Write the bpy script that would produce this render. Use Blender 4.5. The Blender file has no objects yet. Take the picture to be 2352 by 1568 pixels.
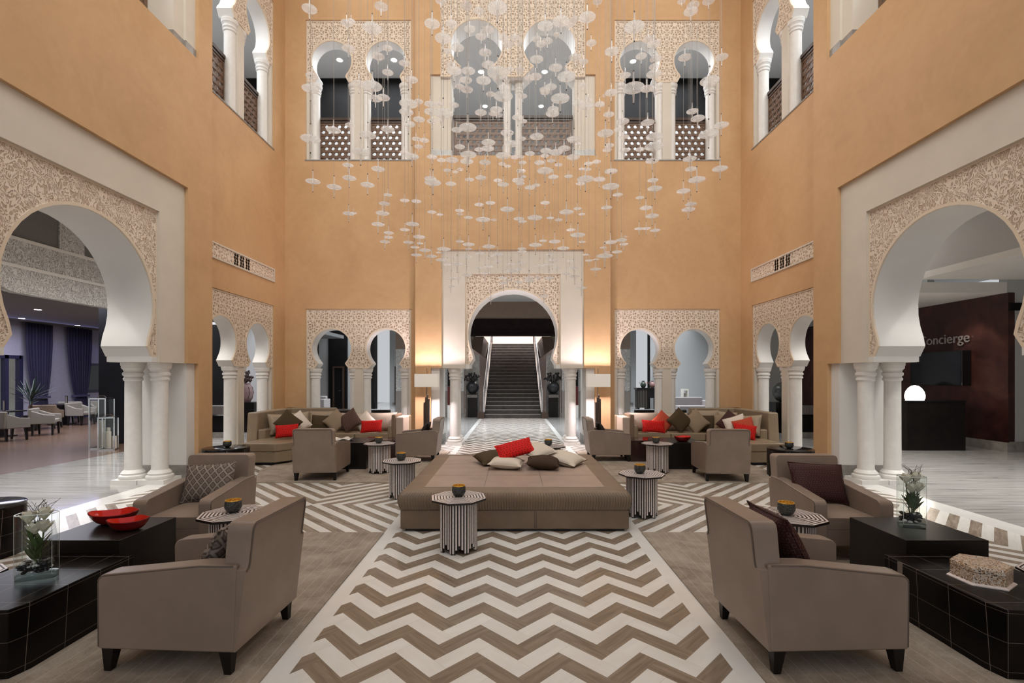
import bpy, bmesh, math, random
from mathutils import Vector, Matrix
R = math.radians
random.seed(7)
sc = bpy.context.scene
COL = sc.collection

# ------------------------------------------------------------------ camera, world, light, exposure
cam = bpy.data.objects.new('camera', bpy.data.cameras.new('camera'))
COL.objects.link(cam)
cam.data.sensor_width = 36.0
cam.data.lens = 17.0
cam.data.shift_x = -0.00085
cam.data.shift_y = 0.0357
cam.data.clip_start = 0.05
cam.data.clip_end = 200
cam.location = (0, 0, 1.7)
cam.rotation_euler = (R(90), 0, 0)
sc.camera = cam

sc.view_settings.view_transform = 'Standard'
sc.view_settings.look = 'None'
sc.view_settings.exposure = 0.28
sc.view_settings.gamma = 1.0
sc.view_settings.use_curve_mapping = False
cy = sc.cycles
cy.max_bounces = 7
cy.diffuse_bounces = 4
cy.glossy_bounces = 3
cy.transmission_bounces = 6
cy.transparent_max_bounces = 24
cy.caustics_reflective = False
cy.caustics_refractive = False
cy.sample_clamp_indirect = 4.0
cy.use_denoising = True

world = bpy.data.worlds.new('world')
sc.world = world
world.use_nodes = True
world.node_tree.nodes['Background'].inputs[0].default_value = (0.93, 0.96, 1.0, 1)
world.node_tree.nodes['Background'].inputs[1].default_value = 0.47


def area(name, loc, size, power, color=(1, 1, 1), rot=(0, 0, 0), sy=None, spread=None):
    d = bpy.data.lights.new(name, 'AREA')
    d.energy = power
    d.color = color
    d.size = size
    if sy:
        d.shape = 'RECTANGLE'
        d.size_y = sy
    if spread:
        d.spread = R(spread)
    o = bpy.data.objects.new(name, d)
    COL.objects.link(o)
    o.location = loc
    o.rotation_euler = rot
    o.visible_camera = False
    return o


def point(name, loc, power, color=(1, 1, 1), r=0.05):
    d = bpy.data.lights.new(name, 'POINT')
    d.energy = power
    d.color = color
    d.shadow_soft_size = r
    o = bpy.data.objects.new(name, d)
    COL.objects.link(o)
    o.location = loc
    return o


def spot(name, loc, target, power, color=(1, 1, 1), ang=60, blend=0.6, r=0.08):
    d = bpy.data.lights.new(name, 'SPOT')
    d.energy = power
    d.color = color
    d.spot_size = R(ang)
    d.spot_blend = blend
    d.shadow_soft_size = r
    o = bpy.data.objects.new(name, d)
    COL.objects.link(o)
    o.location = loc
    o.rotation_euler = (Vector(target) - Vector(loc)).to_track_quat('-Z', 'Y').to_euler()
    return o


WARM = (1.0, 0.86, 0.70)
NEUT = (1.0, 0.97, 0.93)
COOL = (0.90, 0.95, 1.0)
# unseen fill lights added for atrium and walls; ceiling lights of the rooms around
area('atrium_fill', (0, 7.4, 13.0), 5.5, 820, (1.0, 0.98, 0.94))  # added overhead fill, no fixture behind it
area('wall_fill_back', (0, 1.2, 12.6), 8.0, 350, (1.0, 0.98, 0.93), (R(62), 0, 0), sy=1.2, spread=115)  # this and the next two: added fills to brighten the walls
area('wall_fill_left', (4.6, 9.6, 12.6), 1.2, 45, (1.0, 0.98, 0.93), (0, R(60), 0), sy=4.0)
area('wall_fill_right', (-4.6, 9.6, 12.6), 1.2, 45, (1.0, 0.98, 0.93), (0, R(-60), 0), sy=4.0)
area('corridor_light_back', (0, 16.6, 4.9), 12, 420, COOL, sy=2.5, spread=110)
area('corridor_light_stairs', (0, 27, 7.5), 5, 750, (1.0, 0.9, 0.84), spread=120)
area('corridor_light_far_left', (-7.5, 25, 4.9), 5, 330, COOL, sy=7, spread=120)
area('corridor_light_far_right', (7.5, 25, 4.9), 5, 330, COOL, sy=7, spread=120)
area('corridor_light_left', (-7.4, 8.5, 4.9), 1.4, 165, NEUT, sy=9, spread=95)
area('corridor_light_right', (7.6, 9.5, 4.9), 1.4, 190, NEUT, sy=9, spread=95)
area('cafe_light', (-14, 15, 3.7), 7, 480, (0.92, 0.92, 1.0), sy=7)
area('gallery_light_back', (0, 14.4, 11.2), 12, 520, COOL, sy=1.6)
area('gallery_light_left', (-7.6, 7.5, 11.2), 1.6, 330, COOL, sy=11)
area('gallery_light_right', (7.6, 7.5, 11.2), 1.6, 330, COOL, sy=11)


for s_ in (-1, 1):
    spot('corridor_downlight', (s_ * 7.1, 7.2, 4.95), (s_ * 6.0, 7.95, 0.8), 110, NEUT, 50)
    spot('corridor_downlight', (s_ * 1.5, 14.6, 4.95), (s_ * 1.47, 12.6, 0.8), 90, NEUT, 50)
    area('corridor_fill_side', (s_ * 8.2, 15.3, 4.9), 1.6, 90, COOL, sy=2.5)  # added fill to lift the dim corridor ends


# ------------------------------------------------------------------ mesh helpers
def bx(bm, x0, x1, y0, y1, z0, z1, mi=0):
    v = [bm.verts.new((x, y, z)) for z in (z0, z1) for y in (y0, y1) for x in (x0, x1)]
    for f in ((0, 2, 3, 1), (4, 5, 7, 6), (0, 1, 5, 4), (2, 6, 7, 3), (0, 4, 6, 2), (1, 3, 7, 5)):
        bm.faces.new([v[i] for i in f]).material_index = mi
    return v


def frustum(bm, a, b, z0, z1, mi=0):
    """box whose bottom rect a=(x0,x1,y0,y1) and top rect b differ"""
    v = []
    for (x0, x1, y0, y1), z in ((a, z0), (b, z1)):
        v += [bm.verts.new(p) for p in ((x0, y0, z), (x1, y0, z), (x1, y1, z), (x0, y1, z))]
    for f in ((3, 2, 1, 0), (4, 5, 6, 7), (0, 1, 5, 4), (1, 2, 6, 5), (2, 3, 7, 6), (3, 0, 4, 7)):
        bm.faces.new([v[i] for i in f]).material_index = mi


def prism(bm, poly, c0, c1, axis='y', mi=0):
    """extrude polygon; axis y: poly in (x,z); axis x: poly in (y,z); axis z: poly in (x,y)"""
    def pt(a, b, c):
        return (a, c, b) if axis == 'y' else (c, a, b) if axis == 'x' else (a, b, c)
    lo = [bm.verts.new(pt(a, b, c0)) for a, b in poly]
    hi = [bm.verts.new(pt(a, b, c1)) for a, b in poly]
    n = len(poly)
    bm.faces.new(lo).material_index = mi
    bm.faces.new(hi[::-1]).material_index = mi
    for i in range(n):
        bm.faces.new((lo[i], hi[i], hi[(i + 1) % n], lo[(i + 1) % n])).material_index = mi
    bm.normal_update()


def lathe(bm, prof, n=24, c=(0, 0, 0), mi=0, cap=True, fn=None, a0=0.0):
    rings = []
    for r, z in prof:
        ring = []
        for i in range(n):
            a = a0 + 2 * math.pi * i / n
            rr, dz = (r, 0) if fn is None else fn(r, z, a, i)
            ring.append(bm.verts.new((c[0] + rr * math.cos(a), c[1] + rr * math.sin(a), c[2] + z + dz)))
        rings.append(ring)
    for p, q in zip(rings, rings[1:]):
        for i in range(n):
            bm.faces.new((p[i], p[(i + 1) % n], q[(i + 1) % n], q[i])).material_index = mi
    if cap:
        bm.faces.new(rings[0][::-1]).material_index = mi
        bm.faces.new(rings[-1]).material_index = mi


def tube(bm, pts, r, n=6, mi=0, taper=None):
    pts = [Vector(p) for p in pts]
    rings = []
    up = Vector((0, 0, 1))
    for k, p in enumerate(pts):
        t = (pts[min(k + 1, len(pts) - 1)] - pts[max(k - 1, 0)]).normalized()
        a = t.cross(up)
        if a.length < 1e-3:
            a = t.cross(Vector((0, 1, 0)))
        a.normalize()
        b = t.cross(a)
        rr = r if taper is None else r + (taper - r) * k / max(1, len(pts) - 1)
        rings.append([bm.verts.new(p + rr * (math.cos(2 * math.pi * i / n) * a + math.sin(2 * math.pi * i / n) * b)) for i in range(n)])
    for p, q in zip(rings, rings[1:]):
        for i in range(n):
            bm.faces.new((p[i], p[(i + 1) % n], q[(i + 1) % n], q[i])).material_index = mi
    bm.faces.new(rings[0][::-1]).material_index = mi
    bm.faces.new(rings[-1]).material_index = mi


def arc(cx, cz, r, a0, a1, n):
    return [(cx + r * math.cos(R(a0 + (a1 - a0) * i / n)), cz + r * math.sin(R(a0 + (a1 - a0) * i / n))) for i in range(n + 1)]


def rrect(x0, x1, z0, z1, r, n=4):
    p = []
    for cx, cz, a in ((x1 - r, z1 - r, 0), (x0 + r, z1 - r, 90), (x0 + r, z0 + r, 180), (x1 - r, z0 + r, 270)):
        p += arc(cx, cz, r, a, a + 90, n)
    return p


def obj(name, bm, mats, parent=None, smooth=False, bev=0, seg=2, M=None, ang=40, recalc=True):
    if recalc:
        bmesh.ops.recalc_face_normals(bm, faces=bm.faces)
    if M is not None:
        bm.transform(M)
    me = bpy.data.meshes.new(name)
    bm.to_mesh(me)
    bm.free()
    for m in (mats if isinstance(mats, (list, tuple)) else [mats]):
        me.materials.append(m)
    if smooth or bev:
        me.shade_smooth()
        me.set_sharp_from_angle(angle=R(ang))
    o = bpy.data.objects.new(name, me)
    COL.objects.link(o)
    if parent is not None:
        o.parent = parent
    if bev:
        b = o.modifiers.new('bevel', 'BEVEL')
        b.width = bev
        b.segments = seg
        b.limit_method = 'ANGLE'
        b.angle_limit = R(35)
        b.harden_normals = True
    return o


def BM():
    return bmesh.new()


def tag(o, label=None, cat=None, group=None, kind=None):
    if label:
        o['label'] = label
    if cat:
        o['category'] = cat
    if group:
        o['group'] = group
    if kind:
        o['kind'] = kind
    return o


def thing(name, label, cat, loc=(0, 0, 0), rz=0.0, group=None, kind=None):
    o = bpy.data.objects.new(name, None)
    o.empty_display_size = 0.1
    COL.objects.link(o)
    o.location = loc
    o.rotation_euler = (0, 0, rz)
    return tag(o, label, cat, group, kind)


def struct(name, bm, mats, M=None, **k):
    o = obj(name, bm, mats, **k)
    if M is not None:
        o.matrix_world = M
    o['kind'] = 'structure'
    return o


KIDS = {}


def copy_tree(root, label, loc, rz, group=None, scale=None):
    def rec(o, parent):
        c = o.copy()
        COL.objects.link(c)
        c.parent = parent
        for ch in o.children:
            rec(ch, c)
        return c
    r = rec(root, None)
    r.location = loc
    r.rotation_euler = (0, 0, rz)
    if scale:
        r.scale = scale
    r['label'] = label
    if group:
        r['group'] = group
    return r


# ------------------------------------------------------------------ materials
class Mat:
    def __init__(s, name, color=(0.5, 0.5, 0.5), rough=0.5, metal=0.0, spec=0.5):
        s.m = bpy.data.materials.new(name)
        s.m.use_nodes = True
        s.t = s.m.node_tree
        s.b = s.t.nodes['Principled BSDF']
        s.b.inputs['Base Color'].default_value = (*color, 1)
        s.b.inputs['Roughness'].default_value = rough
        s.b.inputs['Metallic'].default_value = metal
        s.b.inputs['Specular IOR Level'].default_value = spec
        s._c = None

    def n(s, typ, **kw):
        nd = s.t.nodes.new('ShaderNode' + typ)
        for k, v in kw.items():
            setattr(nd, k, v)
        return nd

    def put(s, sock, v):
        if isinstance(v, bpy.types.NodeSocket):
            s.t.links.new(v, sock)
        elif v is not None:
            sock.default_value = v

    def ma(s, op, a, b=None, c=None):
        nd = s.n('Math', operation=op)
        s.put(nd.inputs[0], a)
        s.put(nd.inputs[1], b)
        s.put(nd.inputs[2], c)
        return nd.outputs[0]

    def co(s):
        if s._c is None:
            s._c = s.n('TexCoord').outputs['Object']
        return s._c

    def xyz(s):
        nd = s.n('SeparateXYZ')
        s.put(nd.inputs[0], s.co())
        return nd.outputs

    def vec(s, x, y, z=0.0):
        nd = s.n('CombineXYZ')
        for i, v in enumerate((x, y, z)):
            s.put(nd.inputs[i], v)
        return nd.outputs[0]

    def scl(s, v, sc_):
        nd = s.n('Vector' + 'Math', operation='MULTIPLY')
        s.put(nd.inputs[0], v)
        nd.inputs[1].default_value = sc_
        return nd.outputs[0]

    def noise(s, vec, scale=5.0, detail=4.0, rough=0.55, dist=0.0):
        nd = s.n('TexNoise')
        s.put(nd.inputs['Vector'], vec)
        nd.inputs['Scale'].default_value = scale
        nd.inputs['Detail'].default_value = detail
        nd.inputs['Roughness'].default_value = rough
        nd.inputs['Distortion'].default_value = dist
        return nd.outputs['Fac']

    def ramp(s, f, stops, interp='LINEAR'):
        nd = s.n('ValToRGB')
        nd.color_ramp.interpolation = interp
        el = nd.color_ramp.elements
        while len(el) < len(stops):
            el.new(0.5)
        for e, (p, c) in zip(el, stops):
            e.position = p
            e.color = (*c, 1) if len(c) == 3 else c
        s.put(nd.inputs[0], f)
        return nd.outputs[0]

    def mix(s, f, a, b):
        nd = s.n('Mix', data_type='RGBA')
        s.put(nd.inputs[0], f)
        for i, v in ((6, a), (7, b)):
            if isinstance(v, tuple) and len(v) == 3:
                v = (*v, 1)
            s.put(nd.inputs[i], v)
        return nd.outputs[2]

    def color(s, v):
        s.put(s.b.inputs['Base Color'], v)
        return s

    def bump(s, h, strength=0.3, dist=0.01):
        nd = s.n('Bump')
        nd.inputs['Strength'].default_value = strength
        nd.inputs['Distance'].default_value = dist
        s.put(nd.inputs['Height'], h)
        s.t.links.new(nd.outputs[0], s.b.inputs['Normal'])
        return s


def plain(name, color, rough=0.5, metal=0.0, spec=0.5, var=0.0, vs=6.0, bump=0.0, bs=60.0):
    M = Mat(name, color, rough, metal, spec)
    if var:
        lo = tuple(c * (1 - var) for c in color)
        hi = tuple(min(1, c * (1 + var)) for c in color)
        M.color(M.ramp(M.noise(M.co(), vs), [(0.3, lo), (0.7, hi)]))
    if bump:
        M.bump(M.noise(M.co(), bs, 3), bump, 0.004)
    return M.m


def m_plaster():
    M = Mat('orange_plaster', rough=0.62, spec=0.35)
    a = M.noise(M.co(), 0.9, 6, 0.62, 0.6)
    b = M.noise(M.co(), 7.0, 5, 0.6)
    f = M.ma('ADD', M.ma('MULTIPLY', a, 0.7), M.ma('MULTIPLY', b, 0.3))
    M.color(M.ramp(f, [(0.32, (0.53, 0.325, 0.165)), (0.5, (0.585, 0.365, 0.19)), (0.68, (0.63, 0.40, 0.215))]))
    M.bump(b, 0.06, 0.01)
    return M.m


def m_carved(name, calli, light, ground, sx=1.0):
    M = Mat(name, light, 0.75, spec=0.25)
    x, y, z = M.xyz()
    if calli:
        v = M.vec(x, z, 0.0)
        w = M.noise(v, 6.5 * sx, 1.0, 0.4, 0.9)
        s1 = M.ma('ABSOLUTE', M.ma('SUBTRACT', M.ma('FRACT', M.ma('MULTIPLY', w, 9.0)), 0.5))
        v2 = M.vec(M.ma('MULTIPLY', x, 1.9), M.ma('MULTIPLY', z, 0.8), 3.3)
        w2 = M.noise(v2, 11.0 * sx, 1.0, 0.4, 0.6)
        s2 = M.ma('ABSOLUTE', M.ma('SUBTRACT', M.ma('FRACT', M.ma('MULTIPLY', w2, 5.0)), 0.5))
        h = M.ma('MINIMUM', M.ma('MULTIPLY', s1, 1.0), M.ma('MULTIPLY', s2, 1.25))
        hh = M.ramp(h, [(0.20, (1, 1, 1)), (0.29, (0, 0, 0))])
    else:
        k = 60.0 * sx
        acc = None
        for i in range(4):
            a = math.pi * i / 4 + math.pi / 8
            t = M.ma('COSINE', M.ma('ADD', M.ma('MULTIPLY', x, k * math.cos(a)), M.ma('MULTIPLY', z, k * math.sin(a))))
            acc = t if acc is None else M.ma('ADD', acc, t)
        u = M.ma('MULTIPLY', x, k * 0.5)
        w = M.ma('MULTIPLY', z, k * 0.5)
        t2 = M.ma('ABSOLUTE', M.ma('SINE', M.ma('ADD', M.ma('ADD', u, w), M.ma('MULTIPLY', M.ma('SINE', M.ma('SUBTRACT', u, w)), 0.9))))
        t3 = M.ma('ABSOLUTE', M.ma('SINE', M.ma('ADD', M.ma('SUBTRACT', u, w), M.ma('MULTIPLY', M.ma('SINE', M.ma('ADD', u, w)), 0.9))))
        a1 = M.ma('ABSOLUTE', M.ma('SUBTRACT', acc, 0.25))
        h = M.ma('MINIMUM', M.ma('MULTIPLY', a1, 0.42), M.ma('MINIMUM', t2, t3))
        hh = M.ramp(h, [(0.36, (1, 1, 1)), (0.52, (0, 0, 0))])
    M.color(M.mix(hh, ground, light))  # ground tone carries the shade of the carved recesses in its colour
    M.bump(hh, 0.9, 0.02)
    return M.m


def m_herring(name='herringbone_marble', W=0.119):
    M = Mat(name, rough=0.13, spec=0.3)
    x, y, z = M.xyz()
    q = 1 / (math.sqrt(2) * W)
    xs = M.ma('SUBTRACT', x, 0.03)
    ys = M.ma('SUBTRACT', y, 0.054)
    u = M.ma('MULTIPLY', M.ma('SUBTRACT', ys, xs), q)
    v = M.ma('MULTIPLY', M.ma('ADD', ys, xs), q)
    i = M.ma('FLOOR', u)
    j = M.ma('FLOOR', v)
    d = M.ma('SUBTRACT', i, j)
    k = M.ma('FLOOR', M.ma('DIVIDE', d, 6.0))
    m6 = M.ma('SUBTRACT', d, M.ma('MULTIPLY', k, 6.0))
    isv = M.ma('GREATER_THAN', m6, 2.5)
    k3 = M.ma('MULTIPLY', k, 3.0)
    idh = M.ma('ADD', j, k3)
    idv = M.ma('SUBTRACT', M.ma('SUBTRACT', i, 3.0), k3)
    ii = M.ma('ADD', M.ma('MULTIPLY', isv, idv), M.ma('MULTIPLY', M.ma('SUBTRACT', 1.0, isv), idh))
    odd = M.ma('GREATER_THAN', M.ma('FRACT', M.ma('MULTIPLY', ii, 0.5)), 0.25)
    along = M.ma('ADD', M.ma('MULTIPLY', isv, v), M.ma('MULTIPLY', M.ma('SUBTRACT', 1.0, isv), u))
    across = M.ma('ADD', M.ma('MULTIPLY', isv, u), M.ma('MULTIPLY', M.ma('SUBTRACT', 1.0, isv), v))
    rnd = M.ma('MULTIPLY', M.ma('ADD', ii, M.ma('MULTIPLY', k, 2.7)), 3.37)
    gv = M.vec(M.ma('MULTIPLY', along, 0.35), M.ma('MULTIPLY', across, 4.2), M.ma('ADD', rnd, M.ma('MULTIPLY', isv, 1.7)))
    g = M.noise(gv, 1.0, 5, 0.6, 0.5)
    tone = M.noise(M.vec(rnd, M.ma('MULTIPLY', isv, 5.0), k), 1.0, 0)
    brown = M.mix(M.ma('MULTIPLY', tone, 0.8), M.ramp(g, [(0.3, (0.155, 0.118, 0.085)), (0.5, (0.26, 0.205, 0.152)), (0.72, (0.37, 0.305, 0.235))]), (0.235, 0.187, 0.142))
    g2 = M.noise(M.vec(M.ma('MULTIPLY', along, 0.5), M.ma('MULTIPLY', across, 1.6), rnd), 0.8, 4)
    white = M.ramp(g2, [(0.3, (0.73, 0.715, 0.675)), (0.7, (0.82, 0.81, 0.775))])
    fr = M.ma('FRACT', across)
    edge = M.ma('MINIMUM', fr, M.ma('SUBTRACT', 1.0, fr))
    joint = M.ma('LESS_THAN', edge, 0.014)
    c = M.mix(odd, white, brown)
    M.color(M.mix(M.ma('MULTIPLY', joint, 0.45), c, (0.25, 0.22, 0.19)))
    return M.m


def m_pattern45():
    M = Mat('striped_marble', rough=0.27, spec=0.4)
    x, y, z = M.xyz()
    a = M.ma('PINGPONG', M.ma('SUBTRACT', M.ma('ABSOLUTE', x), 2.7), 2.3)
    b = M.ma('ABSOLUTE', M.ma('SUBTRACT', y, 6.5))
    s = M.ma('ADD', M.ma('DIVIDE', M.ma('SUBTRACT', a, b), 0.283), 0.085)
    f = M.ma('FRACT', s)
    br = M.ma('GREATER_THAN', f, 0.485)
    g = M.noise(M.vec(M.ma('MULTIPLY', s, 3.2), M.ma('MULTIPLY', M.ma('ADD', a, b), 1.5), M.ma('MULTIPLY', M.ma('FLOOR', s), 3.1)), 1.6, 5, 0.6, 0.4)
    brown = M.ramp(g, [(0.3, (0.20, 0.155, 0.115)), (0.5, (0.30, 0.245, 0.19)), (0.72, (0.41, 0.35, 0.28))])
    white = M.ramp(g, [(0.3, (0.73, 0.715, 0.675)), (0.7, (0.82, 0.81, 0.775))])
    M.color(M.mix(br, white, brown))
    return M.m


def m_grey_marble():
    M = Mat('grey_veined_marble', rough=0.09, spec=0.55)
    x, y, z = M.xyz()
    g = M.noise(M.vec(M.ma('MULTIPLY', x, 0.55), M.ma('MULTIPLY', y, 9.0), 0.0), 1.5, 6, 0.65, 0.35)
    c = M.ramp(g, [(0.28, (0.15, 0.142, 0.135)), (0.42, (0.34, 0.33, 0.315)), (0.6, (0.43, 0.42, 0.405)), (0.8, (0.52, 0.51, 0.49))])
    jx = M.ma('LESS_THAN', M.ma('FRACT', M.ma('DIVIDE', x, 1.2)), 0.005)
    jy = M.ma('LESS_THAN', M.ma('FRACT', M.ma('DIVIDE', y, 0.6)), 0.008)
    M.color(M.mix(M.ma('MULTIPLY', M.ma('MAXIMUM', jx, jy), 0.3), c, (0.2, 0.2, 0.2)))
    return M.m


def m_wood_floor():
    M = Mat('brown_plank_floor', rough=0.2, spec=0.5)
    x, y, z = M.xyz()
    g = M.noise(M.vec(M.ma('MULTIPLY', x, 0.8), M.ma('MULTIPLY', y, 10.0), 0.0), 1.3, 5, 0.6, 0.3)
    p = M.ma('FLOOR', M.ma('DIVIDE', y, 0.18))
    t = M.noise(M.vec(p, M.ma('FLOOR', M.ma('DIVIDE', x, 1.3)), 0.0), 3.0, 0)
    c = M.ramp(g, [(0.3, (0.11, 0.065, 0.045)), (0.6, (0.20, 0.125, 0.088)), (0.8, (0.27, 0.18, 0.13))])
    M.color(M.mix(M.ma('MULTIPLY', t, 0.6), c, (0.15, 0.095, 0.066)))
    return M.m


def m_carpet():
    M = Mat('taupe_carpet', rough=0.95, spec=0.1)
    x, y, z = M.xyz()
    a = M.noise(M.co(), 3.2, 5, 0.65, 0.8)
    b = M.noise(M.co(), 120.0, 2)
    f = M.ma('ADD', M.ma('MULTIPLY', a, 0.75), M.ma('MULTIPLY', b, 0.25))
    c = M.ramp(f, [(0.3, (0.20, 0.165, 0.13)), (0.5, (0.34, 0.285, 0.23)), (0.7, (0.44, 0.38, 0.315))])
    ln = M.ma('LESS_THAN', M.ma('FRACT', M.ma('DIVIDE', x, 0.092)), 0.06)
    M.color(M.mix(M.ma('MULTIPLY', ln, 0.5), c, (0.52, 0.46, 0.40)))
    M.bump(b, 0.4, 0.004)
    return M.m


def m_leather(name, c, rough=0.42, var=0.10):
    M = Mat(name, c, rough, spec=0.45)
    lo = tuple(v * (1 - var) for v in c)
    hi = tuple(v * (1 + var) for v in c)
    M.color(M.ramp(M.noise(M.co(), 4.0, 3), [(0.3, lo), (0.7, hi)]))
    M.bump(M.noise(M.co(), 220.0, 2), 0.08, 0.002)
    return M.m


def m_pleat():
    M = Mat('pleated_leather', (0.16, 0.115, 0.078), 0.5, spec=0.4)
    x, y, z = M.xyz()
    M.bump(M.ma('SINE', M.ma('MULTIPLY', M.ma('ADD', x, y), 2 * math.pi / 0.04)), 0.5, 0.008)
    return M.m


def m_tiledtable():
    M = Mat('black_tiled_lacquer', rough=0.3, spec=0.18)
    x, y, z = M.xyz()
    def line(v, period, off, skew, other):
        t = M.ma('ADD', M.ma('ADD', v, off), M.ma('MULTIPLY', other, skew))
        return M.ma('LESS_THAN', M.ma('FRACT', M.ma('DIVIDE', t, period)), 0.011)
    l = M.ma('MAXIMUM', M.ma('MAXIMUM', line(x, 0.21, 0.03, 0.05, y), line(y, 0.24, 0.1, -0.06, z)), line(z, 0.165, 0.115, 0.0, y))
    t = M.noise(M.co(), 3.0, 2)
    base = M.ramp(t, [(0.35, (0.002, 0.002, 0.002)), (0.7, (0.008, 0.005, 0.005))])
    M.color(M.mix(M.ma('MULTIPLY', l, 0.7), base, (0.30, 0.25, 0.21)))
    return M.m


def m_cushion_diamond():
    M = Mat('grey_diamond_velvet', rough=0.8, spec=0.2)
    x, y, z = M.xyz()
    k = 1 / 0.075
    u = M.ma('FRACT', M.ma('MULTIPLY', M.ma('ADD', M.ma('MULTIPLY', x, 1.25), y), k * 0.75))
    v = M.ma('FRACT', M.ma('MULTIPLY', M.ma('SUBTRACT', M.ma('MULTIPLY', x, 1.25), y), k * 0.75))
    eu = M.ma('MINIMUM', u, M.ma('SUBTRACT', 1.0, u))
    ev = M.ma('MINIMUM', v, M.ma('SUBTRACT', 1.0, v))
    e = M.ma('MINIMUM', eu, ev)
    c1 = M.ramp(e, [(0.0, (0.31, 0.26, 0.22)), (0.10, (0.31, 0.26, 0.22)), (0.13, (0.105, 0.08, 0.068)), (0.27, (0.105, 0.08, 0.068)), (0.30, (0.24, 0.195, 0.165)), (0.42, (0.15, 0.12, 0.10))], 'LINEAR')
    M.color(c1)
    M.bump(e, 0.3, 0.004)
    return M.m


def m_cushion_net(name, base, line, k=26.0, rough=0.75, w=0.14):
    M = Mat(name, base, rough, spec=0.25)
    x, y, z = M.xyz()
    s = M.ma('MULTIPLY', y, k)
    row = M.ma('FLOOR', s)
    sh = M.ma('MULTIPLY', M.ma('FRACT', M.ma('MULTIPLY', row, 0.5)), 1.0)
    u = M.ma('ADD', M.ma('MULTIPLY', x, k * 1.5), sh)
    fu = M.ma('ABSOLUTE', M.ma('SUBTRACT', M.ma('FRACT', u), 0.5))
    fv = M.ma('ABSOLUTE', M.ma('SUBTRACT', M.ma('FRACT', s), 0.5))
    r_ = M.ma('MAXIMUM', M.ma('MULTIPLY', fu, 1.35), fv)
    ring = M.ramp(r_, [(0.20, (0, 0, 0)), (0.25, (1, 1, 1)), (0.36, (1, 1, 1)), (0.42, (0, 0, 0))])
    M.color(M.mix(ring, base, line))
    M.bump(ring, 0.5, 0.004)
    return M.m


def m_glass_disc():
    M = Mat('ribbed_clear_glass')
    t = M.t
    t.nodes.remove(M.b)
    out = [n for n in t.nodes if n.type == 'OUTPUT_MATERIAL'][0]
    tr = M.n('BsdfTransparent')
    tr.inputs[0].default_value = (0.97, 0.97, 0.97, 1)
    gl = M.n('BsdfGlossy')
    gl.inputs['Roughness'].default_value = 0.12
    gl.inputs['Color'].default_value = (1, 1, 1, 1)
    di = M.n('BsdfTranslucent')
    di.inputs[0].default_value = (0.95, 0.93, 0.91, 1)
    d2 = M.n('BsdfDiffuse')
    d2.inputs[0].default_value = (0.95, 0.93, 0.91, 1)
    mm = M.n('MixShader')
    mm.inputs[0].default_value = 0.5
    t.links.new(di.outputs[0], mm.inputs[1])
    t.links.new(d2.outputs[0], mm.inputs[2])
    lw = M.n('LayerWeight')
    lw.inputs[0].default_value = 0.35
    x, y, z = M.xyz()
    rib = M.ma('ADD', 0.62, M.ma('MULTIPLY', M.ma('SINE', M.ma('MULTIPLY', M.ma('ARCTAN2', y, x), 22.0)), 0.34))
    f0 = M.ramp(lw.outputs['Facing'], [(0.0, (0.30, 0.30, 0.30)), (0.45, (0.50, 0.50, 0.50)), (0.9, (1, 1, 1))])
    f1 = M.ma('MINIMUM', M.ma('MULTIPLY', f0, M.ma('MULTIPLY', rib, 1.5)), 0.92)
    m1 = M.n('MixShader')
    t.links.new(f1, m1.inputs[0])
    t.links.new(tr.outputs[0], m1.inputs[1])
    t.links.new(mm.outputs[0], m1.inputs[2])
    m2 = M.n('MixShader')
    t.links.new(M.ma('ADD', M.ma('MULTIPLY', M.ma('POWER', lw.outputs['Facing'], 3.0), 0.35), 0.05), m2.inputs[0])
    t.links.new(m1.outputs[0], m2.inputs[1])
    t.links.new(gl.outputs[0], m2.inputs[2])
    t.links.new(m2.outputs[0], out.inputs[0])
    return M.m


def m_clear(name, tint=(0.965, 0.98, 0.972), refl=0.8):
    M = Mat(name)
    t = M.t
    t.nodes.remove(M.b)
    out = [n for n in t.nodes if n.type == 'OUTPUT_MATERIAL'][0]
    tr = M.n('BsdfTransparent')
    tr.inputs[0].default_value = (*tint, 1)
    gl = M.n('BsdfGlossy')
    gl.inputs['Roughness'].default_value = 0.03
    lw = M.n('LayerWeight')
    lw.inputs[0].default_value = 0.3
    m1 = M.n('MixShader')
    t.links.new(M.ma('MULTIPLY', M.ma('ADD', M.ma('MULTIPLY', M.ma('POWER', lw.outputs['Facing'], 3.5), 0.5), 0.035), refl), m1.inputs[0])
    t.links.new(tr.outputs[0], m1.inputs[1])
    t.links.new(gl.outputs[0], m1.inputs[2])
    t.links.new(m1.outputs[0], out.inputs[0])
    return M.m


def m_emit(name, color, strength, base=(0.8, 0.8, 0.8)):
    M = Mat(name, base, 0.5)
    M.b.inputs['Emission Color'].default_value = (*color, 1)
    M.b.inputs['Emission Strength'].default_value = strength
    return M.m


def m_mosaic():
    M = Mat('mother_of_pearl_mosaic', rough=0.3, spec=0.5)
    v = M.n('TexVoronoi')
    v.inputs['Scale'].default_value = 170
    M.put(v.inputs['Vector'], M.co())
    sp = M.n('SeparateColor')
    M.t.links.new(v.outputs['Color'], sp.inputs[0])
    M.color(M.ramp(sp.outputs[0], [(0.0, (0.10, 0.06, 0.04)), (0.12, (0.42, 0.25, 0.13)), (0.32, (0.58, 0.44, 0.32)), (0.55, (0.72, 0.64, 0.55)), (0.8, (0.66, 0.53, 0.42))], 'CONSTANT'))
    return M.m


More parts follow.
